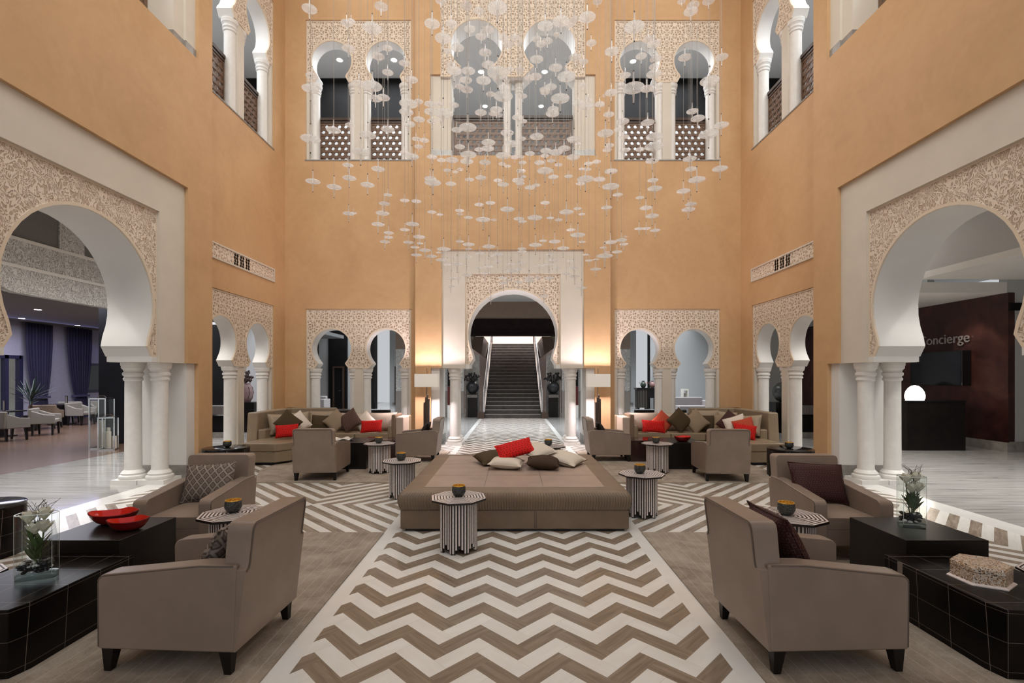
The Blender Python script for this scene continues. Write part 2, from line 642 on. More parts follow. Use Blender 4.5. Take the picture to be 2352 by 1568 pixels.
def m_redwood_panel():
    M = Mat('dark_red_lacquer_wall', rough=0.3, spec=0.5)
    f = M.noise(M.co(), 1.7, 5, 0.6, 0.5)
    M.color(M.ramp(f, [(0.3, (0.018, 0.006, 0.006)), (0.55, (0.05, 0.017, 0.013)), (0.75, (0.085, 0.032, 0.024))]))
    return M.m


def m_hammered(name, c, metal, rough):
    M = Mat(name, c, rough, metal)
    v = M.n('TexVoronoi')
    v.inputs['Scale'].default_value = 55
    M.put(v.inputs['Vector'], M.co())
    M.bump(v.outputs['Distance'], 0.9, 0.01)
    return M.m


ORANGE = m_plaster()
CREAM = plain('cream_plaster', (0.66, 0.60, 0.515), 0.6, spec=0.3, var=0.04, vs=2.0)
WHITE = plain('white_plaster', (0.74, 0.72, 0.69), 0.6, spec=0.3, var=0.02, vs=2.0)
COLUMN = plain('white_column_stone', (0.76, 0.735, 0.70), 0.4, spec=0.4, var=0.04, vs=9.0)
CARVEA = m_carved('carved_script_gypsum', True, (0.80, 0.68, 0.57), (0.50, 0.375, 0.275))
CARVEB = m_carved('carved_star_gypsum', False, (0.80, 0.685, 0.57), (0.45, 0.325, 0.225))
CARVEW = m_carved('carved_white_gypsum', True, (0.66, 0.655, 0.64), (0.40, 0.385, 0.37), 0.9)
GREYWALL = plain('grey_wallpaper', (0.47, 0.475, 0.475), 0.7, spec=0.3, var=0.03, vs=30)
GREYCEIL = plain('grey_ceiling_paint', (0.48, 0.475, 0.47), 0.8, spec=0.2)
STONEBASE = plain('grey_stone_skirting', (0.27, 0.25, 0.225), 0.25, spec=0.5, var=0.2, vs=8)
BROWNWALL = plain('brown_wall_panel', (0.225, 0.165, 0.125), 0.6, var=0.06)
WAINSCOT = plain('taupe_wainscot', (0.27, 0.235, 0.21), 0.55, var=0.05)
BLACKWALL = plain('black_wall_panel', (0.006, 0.0055, 0.0055), 0.6, spec=0.15, var=0.3, vs=3)
NAVYWALL = plain('navy_black_panel', (0.010, 0.011, 0.018), 0.45, var=0.3, vs=3)
HERRING = m_herring()
STRIPES = m_pattern45()
WMARBLE = plain('white_marble_border', (0.78, 0.77, 0.74), 0.15, var=0.05, vs=3)
GMARBLE = m_grey_marble()
WOODFLOOR = m_wood_floor()
CARPET = m_carpet()
LEATHER = m_leather('taupe_leather', (0.262, 0.198, 0.157), 0.34)
LEATHERD = m_leather('taupe_leather_piping', (0.13, 0.098, 0.08), 0.4)
SOFAL = m_leather('olive_taupe_leather', (0.265, 0.20, 0.13), 0.42)
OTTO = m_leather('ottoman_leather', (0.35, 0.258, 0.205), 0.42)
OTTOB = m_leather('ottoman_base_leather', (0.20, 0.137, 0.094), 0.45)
PLEAT = m_pleat()
BLACKWOOD = plain('black_brown_wood', (0.009, 0.007, 0.0065), 0.32, spec=0.28, var=0.3, vs=5)
TOEKICK = plain('black_plinth', (0.008, 0.008, 0.008), 0.5)
TILED = m_tiledtable()
BLACKLACQ = plain('black_lacquer', (0.007, 0.007, 0.008), 0.12)
BONE = plain('mother_of_pearl_strip', (0.78, 0.70, 0.665), 0.3, var=0.12, vs=40)
EBONY = plain('ebony_strip', (0.016, 0.010, 0.009), 0.4)
LATTICEW = plain('walnut_lattice', (0.155, 0.088, 0.052), 0.42, var=0.25, vs=20)
DARKWOOD = plain('dark_walnut', (0.05, 0.028, 0.018), 0.4, var=0.2, vs=12)
BRONZE = m_hammered('hammered_bronze', (0.075, 0.078, 0.075), 0.6, 0.35)
GOLD = m_hammered('gold_leaf', (0.95, 0.56, 0.10), 0.35, 0.3)
REDGLAZE = plain('red_glaze', (0.62, 0.018, 0.01), 0.14, var=0.12, vs=14)
DARKREDGLAZE = plain('dark_red_glaze', (0.19, 0.008, 0.008), 0.16)
WHITEDISH = plain('white_ceramic', (0.75, 0.71, 0.64), 0.3)
GLASSDISC = m_glass_disc()
CLEAR = m_clear('clear_glass')
GLASSBASE = m_clear('thick_glass', (0.80, 0.88, 0.85), 3.0)
GLASSEDGE = Mat('glass_edge', (0.62, 0.70, 0.67), 0.08, spec=0.8).m
BALUGLASS = m_clear('greenish_glass', (0.72, 0.75, 0.75), 2.2)
STEEL = plain('brushed_steel', (0.5, 0.5, 0.5), 0.25, 1.0)
CHROME = plain('chrome', (0.75, 0.75, 0.75), 0.1, 1.0)
WIRE = plain('thin_steel_wire', (0.30, 0.27, 0.24), 0.5, 0.0)
CAPM = plain('dark_metal_cap', (0.05, 0.045, 0.04), 0.4, 0.5)
C_RED = m_cushion_net('red_woven_velvet', (0.66, 0.012, 0.008), (0.24, 0.003, 0.004), 14.8)
C_DIA = m_cushion_diamond()
C_BURG = m_cushion_net('burgundy_velvet', (0.040, 0.013, 0.012), (0.095, 0.042, 0.038), 26, 0.6)
C_PATT = m_cushion_net('brown_medallion_fabric', (0.05, 0.026, 0.021), (0.20, 0.12, 0.09), 18, 0.75)
C_CREAM = plain('cream_linen', (0.62, 0.54, 0.45), 0.85, spec=0.15, bump=0.1, bs=250)
C_WHITE = plain('ivory_linen', (0.72, 0.64, 0.55), 0.85, spec=0.15, bump=0.1, bs=250)
C_TAUPE = plain('taupe_linen', (0.29, 0.22, 0.15), 0.85, spec=0.15, bump=0.1, bs=250)
C_BEIGE = plain('beige_leather', (0.33, 0.255, 0.175), 0.55, var=0.08)
C_PINKB = plain('pale_beige_leather', (0.48, 0.385, 0.31), 0.55, var=0.06)
C_OLIVE = plain('dark_olive_linen', (0.070, 0.048, 0.026), 0.85, spec=0.15, bump=0.1, bs=250)
C_BROWN = plain('dark_brown_wool', (0.060, 0.038, 0.026), 0.9, spec=0.1, bump=0.2, bs=150)
C_CORAL = plain('coral_linen', (0.45, 0.075, 0.040), 0.85, spec=0.15)
C_BLACK = plain('black_velvet', (0.012, 0.009, 0.009), 0.7)
SHADE = m_emit('lamp_shade_linen', (1.0, 0.90, 0.80), 0.22, (0.62, 0.585, 0.52))
REDPANEL = m_redwood_panel()


# ================================================================== THE SETTING
def place(ang, dist, cx=0.0, cy_=6.41):
    """local: x along the wall, y away from the room, wall face at y=0  ->  world"""
    return Matrix.Translation((cx, cy_, 0)) @ Matrix.Rotation(R(ang), 4, 'Z') @ Matrix.Translation((0, dist, 0))


M_BACKBAY = Matrix.Translation((0, 12.08, 0))
M_LEFTBAY = place(90, 5.50)
M_RIGHTBAY = place(-90, 5.50)


def wall_holes(u0, u1, z0, z1, t, holes, y0=0.0):
    """solid wall slab with rectangular holes (ua, ub, za, zb), one closed surface"""
    us = sorted({u0, u1} | {h[0] for h in holes} | {h[1] for h in holes})
    zs = sorted({z0, z1} | {h[2] for h in holes} | {h[3] for h in holes})
    us = [u for u in us if u0 <= u <= u1]
    zs = [z for z in zs if z0 <= z <= z1]
    nu, nz = len(us) - 1, len(zs) - 1

    def solid(i, j):
        if i < 0 or j < 0 or i >= nu or j >= nz:
            return False
        cu, cz = (us[i] + us[i + 1]) / 2, (zs[j] + zs[j + 1]) / 2
        return not any(h[0] < cu < h[1] and h[2] < cz < h[3] for h in holes)
    bm = BM()
    cache = {}

    def v(i, j, k):
        key = (i, j, k)
        if key not in cache:
            cache[key] = bm.verts.new((us[i], y0 + (t if k else 0), zs[j]))
        return cache[key]
    for i in range(nu):
        for j in range(nz):
            if not solid(i, j):
                continue
            bm.faces.new((v(i, j, 0), v(i + 1, j, 0), v(i + 1, j + 1, 0), v(i, j + 1, 0)))
            bm.faces.new((v(i, j + 1, 1), v(i + 1, j + 1, 1), v(i + 1, j, 1), v(i, j, 1)))
            if not solid(i - 1, j):
                bm.faces.new((v(i, j, 0), v(i, j + 1, 0), v(i, j + 1, 1), v(i, j, 1)))
            if not solid(i + 1, j):
                bm.faces.new((v(i + 1, j, 1), v(i + 1, j + 1, 1), v(i + 1, j + 1, 0), v(i + 1, j, 0)))
            if not solid(i, j - 1):
                bm.faces.new((v(i, j, 1), v(i + 1, j, 1), v(i + 1, j, 0), v(i, j, 0)))
            if not solid(i, j + 1):
                bm.faces.new((v(i, j + 1, 0), v(i + 1, j + 1, 0), v(i + 1, j + 1, 1), v(i, j + 1, 1)))
    return bm


def arch_outline(hw, zb, zt, arches, n=28):
    """closed outline of a panel with horseshoe notches; arches (cx, r, zc, nhw, nz, bhw)"""
    p = [(-hw, zb)]
    for cx, r, zc, nhw, nz, bhw in sorted(arches):
        p += [(cx - bhw, zb), (cx - nhw, nz)]
        a = math.degrees(math.asin(max(-1, (nz - zc) / r)))
        st = 180 - a
        en = a
        q = arc(cx, zc, r, st, en, n)
        # blend the ends of the circle into the notch points
        q[0] = (cx - nhw, nz)
        q[-1] = (cx + nhw, nz)
        p += q[1:]
        p += [(cx + bhw, zb)]
    p += [(hw, zb), (hw, zt), (-hw, zt)]
    out = []
    for a in p:
        if not out or (abs(a[0] - out[-1][0]) + abs(a[1] - out[-1][1])) > 1e-4:
            out.append(a)
    return out


def arch_panel(label, M, hw, zb, zt, arches, y0, t, carve, margin=0.04, name='carved_arch_panel', group=None):
    root = thing(name, label, 'arch', kind='thing', group=group)
    root.matrix_world = M
    out = arch_outline(hw, zb, zt, arches)
    bm = BM()
    prism(bm, out, y0 + 0.03, y0 + t)
    bmesh.ops.triangulate(bm, faces=[f for f in bm.faces if len(f.verts) > 4])
    obj('arch_soffit', bm, WHITE, root, smooth=True, ang=30)
    bm = BM()
    prism(bm, out, y0, y0 + 0.03)
    bmesh.ops.recalc_face_normals(bm, faces=bm.faces)
    front = [f for f in bm.faces if len(f.verts) > 4 and f.normal.y < -0.5]
    r = bmesh.ops.inset_region(bm, faces=front, thickness=margin, depth=0)
    for f in front:
        f.material_index = 1
    r2 = bmesh.ops.inset_region(bm, faces=front, thickness=0.004, depth=-0.012)
    bmesh.ops.triangulate(bm, faces=[f for f in bm.faces if len(f.verts) > 4])
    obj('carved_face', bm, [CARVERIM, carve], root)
    return root


CARVERIM = plain('gypsum_rim', (0.73, 0.61, 0.48), 0.7, spec=0.25)


def column_mesh(h, r, zbase, cap_h=0.30, plinth=True):
    """returns bmeshes base, shaft, capital with foot at zbase"""
    b = BM()
    z = zbase
    if plinth:
        bx(b, -r * 1.75, r * 1.75, -r * 1.75, r * 1.75, z, z + 0.07)
        lathe(b, [(r * 1.6, z + 0.07), (r * 1.68, z + 0.095), (r * 1.6, z + 0.125), (r * 1.35, z + 0.14), (r * 1.42, z + 0.165), (r * 1.25, z + 0.19), (r * 1.05, z + 0.215)], 28)
    else:
        lathe(b, [(r * 1.2, z), (r * 1.2, z + 0.05), (r * 1.02, z + 0.07)], 28)
    s = BM()
    zs = z + (0.215 if plinth else 0.07)
    zc = zbase + h - cap_h
    lathe(s, [(r * 1.02, zs), (r, zs + 0.05), (r * 0.96, zc)], 28)
    c = BM()
    k = cap_h
    lathe(c, [(r * 0.98, zc), (r * 1.14, zc + 0.02 * k / 0.3), (r * 1.14, zc + 0.045 * k / 0.3), (r * 1.02, zc + 0.06 * k / 0.3), (r * 1.05, zc + 0.08 * k / 0.3), (r * 1.22, zc + 0.10 * k / 0.3), (r * 1.22, zc + 0.13 * k / 0.3), (r * 1.06, zc + 0.15 * k / 0.3), (r * 1.12, zc + 0.18 * k / 0.3), (r * 1.34, zc + 0.21 * k / 0.3), (r * 1.34, zc + 0.24 * k / 0.3), (r * 1.42, zc + 0.26 * k / 0.3), (r * 1.42, zc + k)], 28)
    return b, s, c


PROTO = {}


def column(label, M, u, y, h, r, zbase=0.0, cap_h=0.30, plinth=True, group=None):
    root = thing('column', label, 'column', kind='thing', group=group)
    root.matrix_world = M @ Matrix.Translation((u, y, zbase))
    key = (h, r, cap_h, plinth)
    if key not in PROTO:
        b, s, c = column_mesh(h, r, 0, cap_h, plinth)
        PROTO[key] = (obj('base', b, COLUMN, root, smooth=True), obj('shaft', s, COLUMN, root, smooth=True), obj('capital', c, COLUMN, root, smooth=True))
    else:
        for o in PROTO[key]:
            c = o.copy()
            COL.objects.link(c)
            c.parent = root
    return root


def railing(label, M, u0, u1, z0, z1, y, group='lattice railings of the upper galleries'):
    root = thing('lattice_railing', label, 'railing', group=group)
    root.matrix_world = M
    b = BM()
    bx(b, u0 - 0.02, u1 + 0.02, y - 0.05, y + 0.07, z1 - 0.07, z1)
    bx(b, u0, u1, y - 0.03, y + 0.05, z1 - 0.13, z1 - 0.085)
    obj('handrail', b, DARKWOOD, root)
    f = BM()
    bx(f, u0, u0 + 0.07, y - 0.02, y + 0.04, z0, z1 - 0.13)
    bx(f, u1 - 0.07, u1, y - 0.02, y + 0.04, z0, z1 - 0.13)
    bx(f, u0 + 0.07, u1 - 0.07, y - 0.02, y + 0.04, z0, z0 + 0.04)
    obj('frame', f, LATTICEW, root)
    L = BM()
    a0, a1, b0, b1 = u0 + 0.06, u1 - 0.06, z0 + 0.02, z1 - 0.12
    cu, cz = (a0 + a1) / 2, (b0 + b1) / 2
    p = 0.143
    for di, deg in enumerate((0, 60, 120)):
        d = Vector((math.cos(R(deg)), math.sin(R(deg))))
        nrm = Vector((-d.y, d.x))
        for k in range(-14, 15):
            off = (k + 0.5) * p
            ts = []
            o = Vector((cu, cz)) + nrm * off
            lo, hi = -9.0, 9.0
            ok = True
            for comp, mn, mx in ((0, a0, a1), (1, b0, b1)):
                if abs(d[comp]) < 1e-6:
                    if not (mn < o[comp] < mx):
                        ok = False
                    continue
                t1, t2 = (mn - o[comp]) / d[comp], (mx - o[comp]) / d[comp]
                lo, hi = max(lo, min(t1, t2)), min(hi, max(t1, t2))
            if not ok or hi - lo < 0.03:
                continue
            w = 0.030
            yy = y - 0.012 + 0.008 * di
            q = [o + d * lo - nrm * w, o + d * hi - nrm * w, o + d * hi + nrm * w, o + d * lo + nrm * w]
            lov = [L.verts.new((c.x, yy, c.y)) for c in q]
            hiv = [L.verts.new((c.x, yy + 0.026, c.y)) for c in q]
            L.faces.new(lov)
            L.faces.new(hiv[::-1])
            for i in range(4):
                L.faces.new((lov[i], hiv[i], hiv[(i + 1) % 4], lov[(i + 1) % 4]))
    obj('lattice', L, LATTICEW, root)
    return root


def sx(n):
    return {'back': 'back wall', 'left': 'left side wall', 'right': 'right side wall'}[n]


# ---------------- projecting bays: one tall arch below, a wide two-arched gallery window above
def bay(side, M, mi):
    bm = wall_holes(-2.44, 2.44, 0, 13.0, 0.9, [(-2.05, 2.05, -1, 1.95), (-1.78, 1.78, 1.95, 4.92), (-2.06, 2.06, 7.26, 9.29), (-1.81, 1.81, 9.29, 11.25)])
    bm2 = bm
    struct('wall_%s_bay' % side, bm2, ORANGE, M)
    # white recessed frame with the lower piers
    f = wall_holes(-1.80, 1.80, 1.95, 4.94, 0.80, [(-1.20, 1.20, 1.0, 4.32)], 0.06)
    struct('trim_%d' % mi, f, CREAM, M)
    p = BM()
    for s in (-1, 1):
        bx(p, min(s * 1.84, s * 2.07), max(s * 1.84, s * 2.07), 0.07, 1.05, 0, 1.95)
        bx(p, min(s * 1.09, s * 1.84), max(s * 1.09, s * 1.84), 0.10, 0.80, 1.951, 2.035)
    struct('trim_%d' % (mi + 1), p, WHITE, M)
    q = BM()
    for s in (-1, 1):
        a, b = sorted((s * 1.825, s * 2.045))
        bx(q, a, b, 0.055, 1.07, 0, 0.22)
    struct('baseboard_%s' % side, q, STONEBASE, M, bev=0.008)
    where = {'back': 'in front of the staircase', 'left': 'leading to the cafe', 'right': 'leading to the concierge desk'}[side]
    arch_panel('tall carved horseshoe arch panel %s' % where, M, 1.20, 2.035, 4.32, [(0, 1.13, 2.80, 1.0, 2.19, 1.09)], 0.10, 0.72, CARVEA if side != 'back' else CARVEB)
    for s in (-1, 1):
        for k, y in enumerate((0.265, 0.70)):
            sd = {'back': ('left', 'right'), 'left': ('near', 'far'), 'right': ('far', 'near')}[side][0 if s < 0 else 1]
            rw = 'front' if k == 0 else 'rear'
            column('white column, %s of the pair at the %s jamb of the %s arch' % (rw, sd, {'back': 'staircase', 'left': 'cafe', 'right': 'concierge'}[side]), M, s * 1.49, y, 1.95, 0.119, group='paired columns under the tall arches')
    # upper window
    g = BM()
    for s in (-1, 1):
        a, b = sorted((s * 1.81, s * 2.07))
        bx(g, a, b, 0.06, 0.6, 7.43, 9.30)
        a, b = sorted((s * 1.56, s * 1.82))
        bx(g, a, b, 0.10, 0.6, 7.43, 9.24)
    struct('trim_%d' % (mi + 2), g, CREAM, M)
    g = BM()
    for s in (-1, 1):
        a, b = sorted((s * 1.79, s * 2.065))
        bx(g, a, b, 0.045, 0.62, 7.25, 7.43)
        a, b = sorted((s * 1.54, s * 1.79))
        bx(g, a, b, 0.08, 0.62, 7.25, 7.43)
    struct('trim_%d' % (mi + 3), g, STONEBASE, M)
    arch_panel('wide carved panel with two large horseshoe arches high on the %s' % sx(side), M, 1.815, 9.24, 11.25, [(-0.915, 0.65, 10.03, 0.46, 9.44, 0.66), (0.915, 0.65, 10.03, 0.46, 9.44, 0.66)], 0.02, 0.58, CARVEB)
    for s in (-1, 1):
        sd = {'back': ('left', 'right'), 'left': ('near', 'far'), 'right': ('far', 'near')}[side][0 if s < 0 else 1]
        if side == 'back':
            column('slim white twin column on the %s at the middle of the centre upper window' % sd, M, s * 0.15, 0.32, 1.98, 0.09, 7.26, 0.28, False)
        railing('brown lattice railing, %s half of the wide gallery window, %s' % (sd, sx(side)), M, *sorted((s * 0.16, s * 1.53)), 7.27, 8.52, 0.52)


bay('back', M_BACKBAY, 1)
bay('left', M_LEFTBAY, 5)
bay('right', M_RIGHTBAY, 9)


# ---------------- flanking walls: two arches below and two above
def flank(side, M, u0, u1, c, mi, what, vent=False, flip=1):
    """wall from u0 to u1, openings centred on c"""
    bm = wall_holes(u0, u1, 0, 13.0, 0.36, [(c - 1.345, c + 1.345, -1, 3.462), (c - 1.345, c + 1.345, 7.272, 10.842)])
    struct('wall_%s' % what.replace(' ', '_'), bm, ORANGE, M)
    Mc = M @ Matrix.Translation((c, 0, 0))
    names = {'back left': 'back wall left of the staircase', 'back right': 'back wall right of the staircase', 'left far': 'left wall by the sofa', 'right far': 'right wall by the sofa'}
    nm = names[what]
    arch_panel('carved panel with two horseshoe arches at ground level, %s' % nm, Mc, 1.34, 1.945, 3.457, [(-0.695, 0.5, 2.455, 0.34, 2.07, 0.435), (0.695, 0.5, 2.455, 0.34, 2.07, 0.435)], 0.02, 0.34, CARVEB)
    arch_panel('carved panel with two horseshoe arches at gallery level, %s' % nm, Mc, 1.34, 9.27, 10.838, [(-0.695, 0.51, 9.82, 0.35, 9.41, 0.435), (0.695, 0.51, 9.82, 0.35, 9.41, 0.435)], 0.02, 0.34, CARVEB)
    for lv, z0, zt in (('ground', 0.0, 1.945), ('gallery', 7.274, 9.27)):
        t = BM()
        bx(t, -0.115, 0.115, 0.035, 0.33, z0, zt)
        for s in (-1, 1):
            a, b = sorted((s * 1.27, s * 1.343))
            bx(t, a, b, 0.03, 0.34, z0, zt)
        struct('trim_%d' % mi, t, CREAM, Mc)
        mi += 1
        pos = [('first', -1.17), ('second', -0.15), ('third', 0.15), ('fourth', 1.17)]
        order = {'back left': 'from the left', 'back right': 'from the left', 'left far': 'from the near end', 'right far': 'from the far end'}[what]
        for w, u in pos:
            column('white engaged column, %s %s, %s arches, %s' % (w, order, lv, nm), Mc, u, 0.19, zt - z0, 0.118, z0, 0.26, False, group='engaged columns of the double arches')
    for s in (-1, 1):
        w = {'back left': ('left', 'right'), 'back right': ('left', 'right'), 'left far': ('near', 'far'), 'right far': ('far', 'near')}[what][0 if s < 0 else 1]
        railing('brown lattice railing in the %s gallery arch, %s' % (w, nm), Mc, *sorted((s * 0.21, s * 1.12)), 7.275, 8.47, 0.27)
    sl = BM()
    bx(sl, c - 1.37, c + 1.37, -0.012, 0.34, 7.245, 7.272)
    struct('trim_%d' % mi, sl, STONEBASE, M)
    if vent:
        root = thing('vent_grille', 'white star pattern vent grille on the %s' % nm, 'vent')
        root.matrix_world = M
        a, b = c - 1.35, c + 1.35
        fr = wall_holes(a, b, 4.03, 4.35, 0.03, [(a + 0.03, b - 0.03, 4.06, 4.32)], -0.03)
        obj('frame', fr, CREAM, root)
        g = BM()
        bx(g, a + 0.03, b - 0.03, -0.012, -0.002, 4.06, 4.32)
        obj('carved_grille', g, CARVEB, root)
        e = c - flip * 0.02
        for k in range(3):
            d = BM()
            for (i, j) in ((0, 0), (1, 0), (0, 1), (1, 1), (0, 2), (1, 2), (0, 3), (1, 3)):
                lathe_hex(d, e - 0.3 + k * 0.22 + i * 0.085 + (j % 2) * 0.012, 4.09 + j * 0.062, 0.034)
            obj('dark_opening', d, BLACKWALL, root)


def lathe_hex(bm, u, z, r):
    q = [(u + r * math.cos(R(60 * i)), z + r * math.sin(R(60 * i))) for i in range(6)]
    prism(bm, q, -0.016, -0.011)


M_BACK = Matrix.Translation((0, 12.35, 0))
M_LEFT = place(90, 5.82)
M_RIGHT = place(-90, 5.82)
flank('back', M_BACK, -5.83, -2.40, -3.945, 20, 'back left')
flank('back', M_BACK, 2.40, 5.83, 3.945, 24, 'back right')
flank('left', M_LEFT, 2.40, 5.95, 4.01, 28, 'left far', True, 1)
flank('right', M_RIGHT, -5.95, -2.40, -4.01, 32, 'right far', True, -1)
for nm, x0, x1 in (('left_near', -6.18, -5.82), ('right_near', 5.82, 6.18)):
    bm = BM()
    bx(bm, x0, x1, -1.4, 4.0, 0, 13)
    struct('wall_' + nm, bm, ORANGE)

# ---------------- floor: inlays side by side in one floor object
fl = BM()


def fq(x0, x1, y0, y1, mi, z=0.0):
    vs = [fl.verts.new(p) for p in ((x0, y0, z), (x1, y0, z), (x1, y1, z), (x0, y1, z))]
    fl.faces.new(vs).material_index = mi


fq(-1.285, 1.285, -2, 20.42, 0)
for s in (-1, 1):
    def F(a, b, y0, y1, mi):
        fq(*sorted((s * a, s * b)), y0, y1, mi)
    F(1.285, 1.415, -2, 20.42, 1)
    F(1.415, 5.50, -2, 12.02, 2)
    F(5.50, 5.82, -2, 12.02, 1)
    F(1.415, 5.82, 12.02, 12.36, 1)
    F(5.82, 9.0, -2, 12.36, 3)
    F(1.415, 9.0, 12.36, 20.42, 3)
fq(-9.0, 9.0, 20.42, 34, 3)
fq(9.0, 16, -2, 34, 3)
fq(-20, -9.0, -2, 34, 4)
fl_o = struct('floor', fl, [HERRING, WMARBLE, STRIPES, GMARBLE, WOODFLOOR], recalc=False)

# ---------------- ceilings, gallery slabs and the rooms beyond the arches
def sbox(name, m, *a):
    bm = BM()
    bx(bm, *a)
    return struct(name, bm, m)


sbox('ceiling_atrium', WHITE, -6.4, 6.4, -1.5, 12.9, 13.02, 13.2)
sbox('ceiling_left_corridor', GREYCEIL, -9.0, -6.42, -2, 12.7, 5.0, 5.2)
sbox('ceiling_right_corridor', GREYCEIL, 6.42, 16, -2, 12.7, 5.0, 5.2)
sbox('ceiling_back_corridor', GREYCEIL, -12, 16, 13.0, 20.9, 5.0, 5.2)
for s, nm in ((-1, 'left'), (1, 'right')):
    a, b = sorted((s * 2.3, s * 12.0))
    sbox('ceiling_far_%s' % nm, GREYCEIL, a, b, 20.9, 33, 5.0, 5.2)
    a, b = sorted((s * 6.2, s * 9.3))
    sbox('floor_gallery_%s' % nm, GREYWALL, a, b, -2, 12.7, 7.0, 7.22)
    sbox('ceiling_gallery_%s' % nm, GREYCEIL, a, b, -2, 15.6, 11.35, 11.5)
    a, b = sorted((s * 9.0, s * 9.2))
    sbox('wall_gallery_%s' % nm, GREYWALL, a, b, -2, 15.6, 7.2, 11.35)
    a, b = sorted((s * 2.5, s * 9.2))
    sbox('wall_gallery_back_%s' % nm, GREYWALL, a, b, 15.6, 15.75, 7.2, 11.35)
    sbox('window_%d' % (1 if s < 0 else 2), BLACKWALL, a + 0.02, b - 0.02, 15.56, 15.6, 9.95, 11.34)
    a, b = sorted((s * 2.5, s * 2.65))
    sbox('wall_gallery_return_%s' % nm, GREYWALL, a, b, 15.75, 19.2, 7.2, 11.35)
sbox('floor_gallery_back', GREYWALL, -9.2, 9.2, 12.72, 19.2, 7.0, 7.22)
sbox('ceiling_gallery_back', GREYCEIL, -9.2, 9.2, 12.72, 19.4, 11.351, 11.5)
sbox('wall_gallery_far', GREYWALL, -2.65, 2.65, 19.2, 19.35, 7.2, 11.35)

# far back: walls beside and behind the staircase
for s, nm in ((-1, 'left'), (1, 'right')):
    def S(name, m, a, b, *r):
        a, b = sorted((s * a, s * b))
        return sbox(name, m, a, b, *r)
    S('wall_stair_%s_wainscot' % nm, WAINSCOT, 2.12, 5.07, 20.9, 21.2, 0.0, 1.14)
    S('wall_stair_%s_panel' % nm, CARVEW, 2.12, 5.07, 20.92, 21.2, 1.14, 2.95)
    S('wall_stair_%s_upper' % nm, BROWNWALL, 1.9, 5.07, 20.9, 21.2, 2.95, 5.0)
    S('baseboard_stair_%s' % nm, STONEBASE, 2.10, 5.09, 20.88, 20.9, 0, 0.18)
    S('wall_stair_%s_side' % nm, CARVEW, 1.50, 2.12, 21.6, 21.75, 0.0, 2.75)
    S('wall_corridor_%s_front' % nm, GREYWALL, 7.7, 12, 27.0, 27.15, 0, 5.0)
    S('wall_corridor_%s_end' % nm, GREYWALL, 5.0, 7.9, 31.0, 31.2, 0, 5.0)
    S('baseboard_corridor_%s' % nm, STONEBASE, 5.07, 7.7, 30.96, 31.0, 0, 0.14)
    S('wall_corridor_%s_inner' % nm, GREYWALL, 4.9, 5.07, 21.2, 31.0, 0, 5.0)
    if s > 0:
        S('wall_corridor_%s_outer' % nm, GREYWALL, 12, 12.2, 14, 27, 0, 5.0)
sbox('wall_stair_lintel', BROWNWALL, -5.1, 5.1, 20.91, 21.2, 4.23, 9.0)
sbox('wall_stair_end', plain('pale_pink_wall', (0.70, 0.60, 0.57), 0.6), -6, 6, 29.6, 29.8, 0, 9)
sbox('ceiling_stair', WHITE, -4.8, 4.8, 21.2, 29.6, 8.2, 8.3)

# left: the screen wall between the arcade and the cafe, and the cafe room
bm = BM()
prism(bm, [(13.5, 3.25), (13.5, 4.24), (8.2, 4.24)] + [(8.8 - 0.6 * math.cos(R(a)), 3.85 - 0.6 * math.sin(R(a))) for a in range(0, 91, 10)], -9.15, -9.0, 'x')
bmesh.ops.triangulate(bm, faces=[f for f in bm.faces if len(f.verts) > 4])
root = thing('carved_lintel', 'white carved beam spanning the cafe entrance behind the left arch', 'lintel', kind='thing')
me_o = obj('carved_face', bm, m_carved('carved_white_gypsum_side', True, (0.66, 0.655, 0.64), (0.40, 0.385, 0.37), 0.9), root)
Mx = me_o.data.materials[0]
for nd in Mx.node_tree.nodes:            # this beam runs along y, so the pattern reads y instead of x
    if nd.type == 'SEPXYZ':
        for l in list(nd.outputs[0].links):
            Mx.node_tree.links.new(nd.outputs[1], l.to_socket)
bm = BM()
bx(bm, -8.998, -8.985, 4.0, 13.5, 3.70, 3.76)
bx(bm, -8.998, -8.985, 4.0, 13.5, 4.20, 4.26)
obj('moulding', bm, WHITE, root)
sbox('wall_cafe_screen', plain('grey_woven_panel', (0.17, 0.165, 0.16), 0.8, var=0.1, vs=40), -9.14, -9.02, 0.0, 13.5, 4.24, 5.0)
bm = BM()
bx(bm, -9.02, -8.99, 9.6, 10.15, 4.26, 5.0)
bx(bm, -9.02, -8.99, 6.9, 7.4, 4.26, 5.0)
struct('trim_60', bm, me_o.data.materials[0])
sbox('wall_cafe_partition', NAVYWALL, -10.75, -9.16, 12.55, 12.75, 0, 3.83)
LILAC = plain('lilac_grey_wall', (0.36, 0.345, 0.44), 0.7, var=0.04, vs=8)
bm = wall_holes(-2.0, 34.0, 0, 4.0, 0.2, [(15.9, 18.25, -1, 2.55), (20.6, 21.9, 1.1, 2.35)])
struct('wall_cafe_outer', bm, LILAC, Matrix(((0, -1, 0, -18.6), (1, 0, 0, 0), (0, 0, 1, 0), (0, 0, 0, 1))))
sbox('ceiling_cafe', plain('dark_grey_ceiling', (0.20, 0.20, 0.20), 0.8), -18.8, -9.16, -2, 26.2, 3.83, 4.0)
sbox('wall_street', plain('pale_stone_outside', (0.42, 0.41, 0.36), 0.8, var=0.1, vs=3), -22.2, -22.0, 8, 26, 0, 6)

